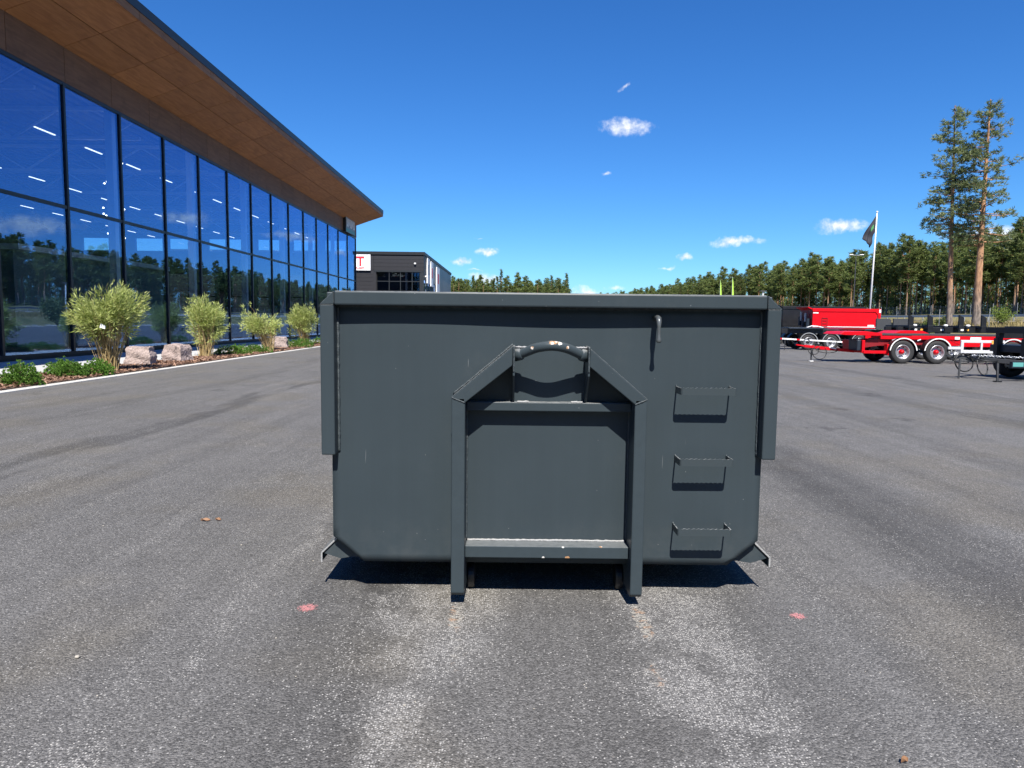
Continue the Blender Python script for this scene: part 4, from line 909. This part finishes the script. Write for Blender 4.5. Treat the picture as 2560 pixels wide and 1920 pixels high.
mx, my = on_c(58, 120); sl = thing('lamp_post', 'short lamp post with a flat top above the black tipper body', 'lamp post', (mx - 3, my, 2))
MB().tube([(mx - 3, my, 1.5), (mx - 3, my, 7.0)], .11, 8).build('pole', M['white'], sl); MB().box(mx - 3.5, mx - 2.5, my - .3, my + .3, 7.0, 7.18).build('lamp_head', M['charcoal'], sl)
for i, (x, y, h_, lab) in enumerate([(21.7, 75, 6.15, 'lime green beach flag, left of two above the container rim'), (22.95, 75, 6.5, 'lime green beach flag, right of two above the container rim')]):
    t = thing('beach_flag', lab, 'banner', (x, y, 0), 'lime beach flags'); MB().tube([(x, y, 0), (x, y, h_ * .7), (x - .03, y, h_)], [.035, .025, .012], 6).build('pole', M['lamppole'], t)
    pts = [(x + .0, h_), (x + .10, h_ - .6), (x + .16, h_ - 1.5), (x + .24, h_ - 2.6), (x + .36, h_ - 3.6), (x + .34, h_ - 4.0), (x + .0, h_ - 4.0)]
    MB().prism([(a, b) for a, b in pts], 'y', y - .012, y + .012).build('banner_cloth', M['limeflag'], t)

# ------------------------------------------------------------------ parked trailers
def proto_mesh(mb, mat, smooth=True):
    me = bpy.data.meshes.new('part'); me.from_pydata(mb.v, [], mb.f); me.update(); me.materials.append(mat)
    if smooth: me.polygons.foreach_set('use_smooth', [True] * len(me.polygons))
    return me
R_T = .485
TY = proto_mesh(MB().lathe([(.29, -.13), (.31, -.145), (.44, -.150), (.472, -.125), (.483, -.06), (R_T, 0), (.483, .06), (.472, .125), (.44, .150), (.31, .145), (.29, .13)], n=36), M['rubber'])
rimb = MB().lathe([(.30, -.135), (.285, -.150), (.27, -.135), (.262, -.04), (.235, .0), (.13, .01), (.12, -.0), (.0, -.0)], n=32)
for k in range(10):
    a = 2 * pi * k / 10; rimb.cyl((.165 * cos(a), .0, .165 * sin(a)), (.165 * cos(a), -.025, .165 * sin(a)), .014, 6)
RIM = proto_mesh(rimb, M['alu'])
holes = MB()
for k in range(8):
    a = 2 * pi * (k + .5) / 8; holes.cyl((.215 * cos(a), .012, .215 * sin(a)), (.215 * cos(a), -.008, .215 * sin(a)), .028, 8)
HOLE = proto_mesh(holes, M['trim'], False)
HUB = {c: proto_mesh(MB().lathe([(.105, .0), (.10, -.06), (.075, -.085), (.07, -.12), (.0, -.13)], n=18), M[c]) for c in ('red', 'black')}
def wheel(parent, x, y, hub='red', near=True, r=1.0):
    org = Vector(parent['_org']); o = link('wheel', TY, None, parent); o.location = Vector((x, y, R_T * r)) - org; o.scale = (r, 1 if near else -1, r)
    for nm, me in (('rim', RIM), ('hand_hole', HOLE), ('hub', HUB[hub])):
        link(nm, me, None, o)
    return o
def fender(parent, x, y, near=True, w=.36, edge='white'):
    mb = MB(); ed = MB(); n = 16; ya, yb_ = (y - w / 2, y + w / 2)
    an = [pi * (.03 + .94 * i / n) for i in range(n + 1)]
    for r0, r1, tgt, a_, b_ in ((.545, .565, mb, ya, yb_), (.535, .578, ed, ya - .012, ya - .002)):
        vs = []
        for t in an:
            c, s_ = cos(t), sin(t)
            vs += [(x + r0 * c, a_, .5 + r0 * s_), (x + r1 * c, a_, .5 + r1 * s_), (x + r1 * c, b_, .5 + r1 * s_), (x + r0 * c, b_, .5 + r0 * s_)]
        tgt.add(vs, [(4 * i + k, 4 * i + (k + 1) % 4, 4 * i + 4 + (k + 1) % 4, 4 * i + 4 + k) for i in range(n) for k in range(4)] + [(0, 1, 2, 3), (4 * n + 3, 4 * n + 2, 4 * n + 1, 4 * n)])
    f = mb.build('fender', M['black'], parent)
    if near: ed.build('fender_edge', M[edge], f)
    return f
def hose(parent, c, rx, rz, tilt=0.0, r=.017, name='hose', mat='trim', n=26, frac=1.0):
    pts = [(c[0] + rx * cos(t), c[1] + tilt * sin(t), c[2] + rz * sin(t)) for t in np.linspace(pi * .5, pi * .5 + 2 * pi * frac, n)]
    return MB().tube(pts, r, 6).build(name, M[mat], parent, smooth=True)

# A: red hook-lift trailer with tandem dolly
A = thing('hook_lift_trailer', 'red tandem-axle trailer chassis with white side guard and red drawbar', 'trailer', (18.5, 30.6, 0), 'trailers parked along the yard')
for x in (16.17, 17.60, 20.7, 22.1):
    for y, nr in ((29.56, True), (31.75, False)):
        wheel(A, x, y, 'red', nr); fender(A, x, y, nr)
    MB().cyl((x, 29.7, .485), (x, 31.6, .485), .07, 10).build('axle', M['black'], A)
for y in (29.95, 31.25):
    MB().box(15.45, 25.0, y - .08, y + .08, 1.00, 1.145).build('main_beam', M['red'], A, bevel=.01)
    MB().prism([(15.6, .985), (18.4, .985), (19.0, .72), (25.0, .72), (25.0, .995), (15.6, .995)], 'y', y - .05, y + .05).build('beam_web', M['red'], A)
    MB().box(15.35, 25.2, y - .10, y + .10, 1.165, 1.245).build('bed_rail', M['charcoal'], A, bevel=.01)
MB().prism([(13.68, 1.19), (13.85, 1.30), (14.75, 1.325), (15.45, 1.24), (15.45, 1.14), (13.9, 1.16)], 'y', 29.75, 31.4).build('nose_plate', M['red'], A, bevel=.01)
MB().prism([(16.0, 1.25), (16.3, 1.36), (17.2, 1.37), (17.5, 1.25)], 'y', 29.9, 31.3).build('hook_tower', M['red'], A, bevel=.01)
for x in (15.7, 17.2, 18.8, 20.4, 22.0, 23.6): MB().box(x, x + .12, 30.04, 31.16, 1.02, 1.12).build('cross_member', M['darkred'], A)
MB().prism([(14.75, .62), (14.95, .98), (15.35, 1.0), (18.3, .98), (18.3, .80), (15.4, .72)], 'y', 29.98, 31.2).build('dolly_frame', M['darkred'], A)
MB().box(14.62, 14.74, 29.72, 31.48, .42, .95).build('dolly_front', M['red'], A, bevel=.01)
MB().box(14.66, 15.75, 29.66, 29.80, .40, .52).build('dolly_beam', M['red'], A, bevel=.01)
MB().box(15.60, 15.76, 29.60, 29.85, .33, .80).build('dolly_step', M['red'], A, bevel=.01)
MB().box(14.45, 14.62, 29.8, 30.6, .50, .98).build('tool_box', M['bluegrey'], A, bevel=.05)
MB().cyl((16.0, 30.6, .96), (16.0, 30.6, 1.03), .62, 24).build('turntable', M['black'], A)
MB().beam((14.7, 30.6, .46), (13.2, 30.6, .585), .16, .13).build('drawbar', M['red'], A, bevel=.01)
MB().beam((13.22, 30.6, .59), (12.55, 30.6, .66), .12, .11).build('drawbar', M['red'], A, bevel=.01)
MB().beam((12.55, 30.6, .66), (12.2, 30.6, .71), .07, .05).build('drawbar_eye', M['red'], A)
MB().beam((13.9, 30.52, .55), (13.6, 30.52, .62), .04, .05).build('reflector', M['white'], A)
MB().cyl((12.88, 30.6, .03), (12.88, 30.6, .66), .035, 8).build('jack_leg', M['charcoal'], A); MB().box(12.80, 12.96, 30.52, 30.68, .0, .03).build('jack_foot', M['white'], A)
hose(A, (13.18, 30.5, .40), .30, .30, .05); hose(A, (12.95, 30.55, .47), .22, .17, .03); hose(A, (13.5, 30.5, .50), .45, .12, .05)
gd = MB().box(18.5, 18.62, 29.32, 29.40, .47, 1.01).build('side_guard', M['grey'], A, bevel=.02)
for a, b, z0_, z1_ in ((18.62, 20.3, .90, 1.01), (18.62, 21.3, .47, .60), (17.98, 18.5, .62, .73)): MB().box(a, b, 29.325, 29.395, z0_, z1_).build('guard_bar', M['grey'], gd, bevel=.01)
MB().box(19.32, 19.40, 29.33, 29.39, .60, .90).build('guard_post', M['grey'], gd)
MB().box(19.75, 20.05, 29.30, 29.318, .80, 1.00).build('marker_lamp', M['orange'], A); MB().box(18.55, 18.75, 29.84, 29.862, 1.02, 1.13).build('label_plate', M['white'], A); MB().box(19.2, 19.65, 29.84, 29.862, 1.01, 1.12).build('label_plate', M['sign'], A)
for x in (15.85, 16.9, 17.35): MB().tube([(x, 29.7, .95), (x + .12, 29.66, 1.0)], .035, 8).build('air_valve', M['alu'], A)

# B: black timber trailer behind it
B = thing('timber_trailer', 'black timber trailer with four upright stakes behind the red trailer', 'trailer', (22, 34.3, 0), 'trailers parked along the yard')
for y in (33.75, 34.85): MB().box(18.2, 28.5, y - .09, y + .09, 1.26, 1.52).build('main_beam', M['black'], B, bevel=.01)
for i, x in enumerate((18.6, 19.5, 20.95, 22.0, 24.5, 26.5)):
    bk = MB().box(x - .12, x + .12, 33.25, 35.35, 1.46, 1.60).build('bunk', M['black'], B, bevel=.01)
    for y in (33.28,): MB().prism([(x - .11, 1.60), (x + .11, 1.60), (x + .115, 1.97), (x - .115, 2.10)], 'y', y, y + .09).build('stake', M['black'], bk)
for x, m_ in ((18.95, 'sign'), (19.25, 'orange'), (20.2, 'white'), (21.15, 'white'), (21.4, 'orange')): MB().box(x, x + .14, 33.63, 33.655, 1.36, 1.44).build('marker', M[m_], B)
for x in (18.9, 20.35, 21.4): MB().blob((x, 33.5, 1.60), (.10, .10, .06)).build('air_tank', M['white'], B)
for x in (19.3, 20.7, 25.5, 26.9):
    for y, nr in ((33.45, True), (35.15, False)): wheel(B, x, y, 'black', nr)
    MB().cyl((x, 33.5, .485), (x, 35.1, .485), .07, 8).build('axle', M['black'], B); MB().box(x - .08, x + .08, 33.8, 34.8, .5, 1.27).build('suspension', M['black'], B)

# C: black trailer at the right edge, its V drawbar towards us
Cc = thing('timber_trailer', 'black trailer at the right edge with silver chain on its drawbar', 'trailer', (16, 21.5, 0), 'trailers parked along the yard')
for y in (20.9, 22.1): MB().box(15.05, 22.5, y - .09, y + .09, 1.22, 1.50).build('main_beam', M['black'], Cc, bevel=.01)
MB().box(15.0, 15.2, 20.4, 22.6, 1.38, 1.56).build('front_bunk', M['black'], Cc, bevel=.01)
MB().box(15.35, 15.75, 20.36, 20.40, 1.34, 1.46).build('name_plate', M['teal'], Cc)
[MB().box(15.0, 15.18, y - .09, y + .09, .70, 1.22).build('dolly_post', M['black'], Cc, bevel=.01) for y in (20.9, 22.1)]
MB().box(15.1, 18.0, 20.5, 22.5, .80, 1.02).build('dolly_frame', M['bluegrey'], Cc, bevel=.02)
for x in np.arange(15.3, 16.3, .16): MB().cyl((x, 20.48, 1.05), (x, 20.44, 1.05), .03, 8).build('bolt', M['white'], Cc)
for p in ((15.1, 20.35, .52), (15.1, 22.65, .56)):
    MB().beam((13.95, 21.7, .60), p, .12, .13).build('drawbar_arm', M['charcoal'], Cc, bevel=.01)
MB().beam((13.95, 21.7, .60), (13.50, 21.75, .66), .12, .12).build('drawbar_head', M['charcoal'], Cc, bevel=.01)
MB().lathe([(.07, -.02), (.10, -.02), (.10, .02), (.07, .02), (.07, -.02)], (13.38, 21.76, .67), 16, 'z').build('drawbar_eye', M['charcoal'], Cc)
MB().box(14.3, 15.2, 20.3, 20.4, .40, .58).build('arm_plate', M['bluegrey'], Cc); MB().box(14.32, 14.62, 20.285, 20.298, .44, .56).build('name_plate', M['teal'], Cc)
MB().tube([(13.50, 21.4, .60), (13.46, 21.35, .0)], [.035, .025], 8).build('jack_leg', M['charcoal'], Cc)
MB().tube([(13.92, 20.35, .52), (13.86, 20.22, .03)], [.045, .03], 8).build('jack_leg', M['black'], Cc); MB().box(13.78, 13.94, 20.14, 20.30, .0, .035).build('jack_foot', M['black'], Cc)
hose(Cc, (13.72, 21.55, .48), .27, .27, .06, .02); hose(Cc, (13.62, 21.6, .56), .24, .10, .2, .018); hose(Cc, (14.05, 21.2, .40), .15, .26, .10, .02); hose(Cc, (14.15, 21.2, .62), .30, .07, .25, .02)
ch = MB(); c0, c1 = Vector((13.95, 21.55, .70)), Vector((15.0, 20.55, .68))
for k in range(34):
    p = c0.lerp(c1, k / 33) + Vector((0, 0, .012 * sin(k * 1.9))); d = (c1 - c0).normalized(); u = Vector((0, 0, 1)) if k % 2 else d.cross(Vector((0, 0, 1)))
    ch.tube([p + d * (.030 * cos(t)) + u * (.022 * sin(t)) for t in np.linspace(0, 2 * pi, 9)], .009, 5, False)
tag(ch.build('chain', M['chain'], Cc, smooth=True), kind='stuff')
for x in (15.75, 17.15, 20.6, 22.0):
    for y, nr in ((20.55, True), (22.45, False)): wheel(Cc, x, y, 'black', nr)
    MB().cyl((x, 20.6, .485), (x, 22.4, .485), .07, 8).build('axle', M['black'], Cc)

# F: black container chassis with two grey panels and white drawbar
Fc = thing('container_chassis', 'black trailer chassis with two upright grey panels and white red-tipped drawbar', 'trailer', (20, 45, 0), 'trailers parked along the yard')
for y in (44.6, 46.0): MB().box(16.8, 26.0, y - .08, y + .08, 1.02, 1.30).build('main_beam', M['black'], Fc, bevel=.01)
for x in (17.0, 19, 21, 23, 25): MB().box(x, x + .12, 44.68, 45.92, 1.05, 1.27).build('cross_member', M['black'], Fc)
MB().box(17.2, 19.4, 44.3, 46.3, 1.30, 1.40).build('bed_plate', M['bluegrey'], Fc, bevel=.01)
MB().prism([(22.45, 1.33), (23.25, 1.33), (23.36, 1.45), (23.36, 1.90), (23.25, 1.99), (22.45, 1.99)], 'y', 44.0, 44.12).build('upright_panel', M['charcoal'], Fc)
MB().prism([(23.50, 1.42), (24.46, 1.42), (24.46, 1.88), (24.36, 2.00), (23.50, 2.00)], 'y', 44.0, 44.12).build('upright_panel', M['charcoal'], Fc)
MB().box(23.55, 24.2, 43.98, 44.06, 1.36, 1.41).build('reflector_strip', M['white'], Fc); MB().beam((22.9, 44.05, 1.33), (23.3, 44.05, 1.42), .05, .06).build('reflector_strip', M['white'], Fc)
MB().prism([(20.4, 1.30), (20.7, 1.42), (21.7, 1.42), (22.0, 1.30)], 'y', 44.3, 46.3).build('hook_tower', M['darkred'], Fc)
for x in (18.4, 19.8, 21.6, 25.0):
    for y, nr in ((44.35, True), (46.25, False)): wheel(Fc, x, y, 'black', nr); fender(Fc, x, y, nr, edge='lamppole')
    MB().cyl((x, 44.4, .485), (x, 46.2, .485), .07, 8).build('axle', M['black'], Fc); MB().box(x - .1, x + .1, 44.7, 45.9, .5, 1.03).build('suspension', M['black'], Fc)
for (xa, xb, m_) in ((15.2, 16.5, 'red'), (16.5, 17.4, 'white'), (17.4, 17.6, 'red'), (17.6, 20.2, 'white'), (20.2, 20.9, 'red')):
    f = lambda x: .76 - .045 * (x - 15.2)
    MB().beam((xa, 43.6, f(xa)), (xb, 43.6, f(xb)), .08, .085).build('drawbar', M[m_], Fc)
MB().beam((20.85, 43.6, .52), (21.3, 45.2, .62), .1, .1).build('drawbar', M['black'], Fc)
MB().cyl((16.7, 43.6, .0), (16.7, 43.6, .70), .03, 8).build('jack_leg', M['charcoal'], Fc); hose(Fc, (18.0, 43.5, .48), .22, .22, .04); hose(Fc, (20.1, 43.5, .5), .28, .18, .05)
G_ = thing('container_chassis', 'low black trailer chassis with pale drawbar in front of the red tipper', 'trailer', (23, 50, 0), 'trailers parked along the yard')
for y in (49.5, 50.9): MB().box(19.0, 29.0, y - .08, y + .08, 1.02, 1.26).build('main_beam', M['black'], G_)
MB().box(19.2, 22.5, 49.3, 51.1, 1.26, 1.36).build('bed_plate', M['bluegrey'], G_); MB().beam((18.6, 50.2, .55), (16.5, 50.2, .78), .12, .12).build('drawbar', M['grey'], G_)
for x in (19.9, 21.3, 26.5):
    for y, nr in ((49.3, True), (51.1, False)): wheel(G_, x, y, 'black', nr); fender(G_, x, y, nr, edge='lamppole')
    MB().cyl((x, 49.4, .485), (x, 51, .485), .07, 8).build('axle', M['black'], G_); MB().box(x - .1, x + .1, 49.6, 50.8, .5, 1.03).build('suspension', M['black'], G_)
MB().tube([(20.3, 49.25, 1.36), (20.7, 49.25, 1.50), (21.1, 49.25, 1.46), (21.5, 49.25, 1.36)], .03, 8).build('air_pipe', M['white'], G_)

# D, E: tipper trailers
def tipper(name, label, x0, x1, y0, zt, zb, col, hub, details=True):
    y1 = y0 + 2.45; T = thing(name, label, 'trailer', (x0, y0 + 1.2, 0), 'tipper trailers at the back of the yard'); m_ = M[col]
    MB().prism([(x0, zb + .06), (x0 + .22, zb), (x1 - .35, zb), (x1 - .22, zb + .12), (x1 - .22, zt - .48), (x1 - .42, zt - .26), (x0 + .02, zt - .26)], 'y', y0 + .05, y0 + .12).build('body_side', m_, T, bevel=.01)
    MB().box(x0, x1 - .25, y0 + .12, y1 - .12, zb, zb + .1).build('body_floor', m_, T); MB().box(x0 + .05, x1 - .3, y1 - .12, y1 - .05, zb, zt - .02).build('body_side', m_, T)
    MB().box(x0, x0 + .07, y0 + .12, y1 - .12, zb, zt - .1).build('headboard', M['darkred' if col == 'red' else col], T); MB().box(x1 - .3, x1 - .24, y0 + .12, y1 - .12, zb + .1, zt - .1).build('tailgate', m_, T)  # red body's headboard in darker red: shade of its end face painted in
    MB().prism([(x0 - .02, zt - .25), (x1 - .40, zt - .25), (x1 - .17, zt - .50), (x1 - .17, zt - .95), (x1 + .02, zt - .95), (x1 + .05, zt), (x0 - .05, zt)], 'y', y0, y0 + .13).build('upper_rim', m_, T, bevel=.012)
    MB().prism([(x0 - .05, zt), (x0 - .28, zt + .08), (x0 - .40, zt + .12), (x0 - .40, zt + .06), (x0 - .02, zt - .12)], 'y', y0 + .05, y1 - .05).build('cab_shield', m_, T)
    MB().box(x0 + .02, x1 - .3, y0 + .03, y0 + .055, zb + .10, zb + .15).build('lower_edge', M['white' if col == 'red' else col], T)
    MB().prism([(x0 + .1, zb - .02), (x0 + .3, zb - .14), (x1 - .3, zb - .14), (x1 - .3, zb - .02)], 'y', y0 + .10, y0 + .16).build('tipper_frame', M['white'], T)
    for k in range(4): MB().box(x0 + 2.3 + k * .55, x0 + 2.42 + k * .55, y0 + .08, y0 + .2, zb - .24, zb - .14).build('hinge', M['white'], T)
    if details:
        for a, b, c, d in ((.72, 1.18, .33, .37), (.72, 1.18, .98, 1.02), (.72, .76, .33, 1.02), (1.14, 1.18, .33, 1.02), (.80, 1.10, .55, .59), (.80, 1.10, .78, .82)):
            MB().box(x0 + a, x0 + b, y0 + .01, y0 + .052, zb + c - .2, zb + d - .2).build('ladder', M['darkred'], T)
        MB().box(x1 - .95, x1 - .45, y0 + .03, y0 + .048, zb + .16, zb + .30).build('label_plate', M['sign'], T); MB().box(x0 + .03, x0 + .45, y0 + .03, y0 + .048, zt - .40, zt - .32).build('label_plate', M['sign'], T)
        MB().box(x1 - .12, x1 + .02, y0 - .015, y0 - .003, zt - .30, zt - .05).build('label_plate', M['sign'], T)
    for y in (y0 + .55, y1 - .55): MB().box(x0 - 2.2, x1 - .2, y - .09, y + .09, .95, zb - .16).build('chassis_beam', M['black'], T)
    MB().beam((x0 - 2.2, y0 + 1.2, .7), (x0 - 4.6, y0 + 1.2, .72), .12, .12).build('drawbar', M['black'], T)
    for k, (yy_, zz2, rr) in enumerate(((.5, 1.75, .13), (.95, 2.2, .10), (1.35, 1.6, .16), (1.8, 2.3, .09), (2.05, 1.9, .12))): MB().cyl((x0 - .18, y0 + yy_, zz2 - .4), (x0 - .18, y0 + yy_, zz2 + .3), rr, 10).build('ram' if k == 2 else 'air_tank', M['alu' if k in (1, 3) else 'bluegrey'], T)
    for x in (x0 - 1.75, x0 - .1, x1 - 2.4, x1 - 1.0):
        for y, nr in ((y0 + .15, True), (y1 - .15, False)): wheel(T, x, y, hub, nr, 1.05); fender(T, x, y, nr, edge='lamppole')
        MB().cyl((x, y0 + .2, .5), (x, y1 - .2, .5), .07, 8).build('axle', M['black'], T); MB().box(x - .1, x + .1, y0 + .5, y1 - .5, .5, .96).build('suspension', M['black'], T)
    return T
tipper('tipper_trailer', 'bright red tipper trailer body in front of the flagpole', 23.55, 28.85, 56.0, 2.86, 1.30, 'red', 'red')
tipper('tipper_trailer', 'black tipper trailer body half hidden behind the red one', 22.9, 29.9, 60.5, 3.12, 1.35, 'black', 'black', False)

# ------------------------------------------------------------------ small things on the asphalt
for x, y, sx_, lab in ((-1.10, 3.745, 1.0, 'round pink spray paint spot left of the container'), (1.557, 3.71, .8, 'small pink spray paint spot right of the container')):
    m = MB().add([(-.16, -.16, 0), (.16, -.16, 0), (.16, .16, 0), (-.16, .16, 0)], [(0, 1, 2, 3)]); o = m.build('paint_spot', M['pink']); o.location = (x, y, .004); o.scale = (sx_, sx_, 1); tag(o, lab, 'paint mark', 'pink paint spots')
def leaf(label, x, y, s, rot, mat='leafbrown', name='dead_leaf', cat='leaf'):
    n = 9; vs = []
    for i in range(n):
        t = i / (n - 1); w = .42 * sin(pi * t) ** .8 * s; vs += [(s * (t - .5) * 2, w, .012 + .01 * sin(3 * t)), (s * (t - .5) * 2, 0, .004), (s * (t - .5) * 2, -w, .014 + .008 * cos(4 * t))]
    m = MB().add(vs, [(3 * i + k, 3 * i + 3 + k, 3 * i + 4 + k, 3 * i + 1 + k) for i in range(n - 1) for k in range(2)]); o = m.build(name, M[mat]); o.location = (x, y, .002); o.rotation_euler = (0, 0, rot); md = o.modifiers.new('t', 'SOLIDIFY'); md.thickness = .0015
    return tag(o, label, cat)
leaf('brown dead leaf on the asphalt left of the container', -2.36, 5.38, .034, .2); leaf('small brown leaf stalk beside the dead leaf', -2.27, 5.40, .022, -.1)
leaf('pale dry leaf near the bottom right of the yard', 1.43, 2.43, .018, .4)
peb = MB()
for i in range(90):
    r = random.random(); x = random.uniform(-7, 7) * (.3 + .7 * r); y = 2.2 + 10 * random.random() ** 1.6; s = random.uniform(.002, .0055)
    if -1.1 < x < 1.5 and y > 3.8: continue
    peb.blob((x, y, s * .6), (s * random.uniform(.8, 1.5), s, s * .7), 4)
peb.blob((-1.988, 3.145, .008), (.012, .010, .008), 5)
tag(peb.build('loose_grit', M['pebble'], None, smooth=True), 'pale grit scattered on the asphalt', 'grit', kind='stuff')
for o in bpy.data.objects:
    if '_org' in o: del o['_org']
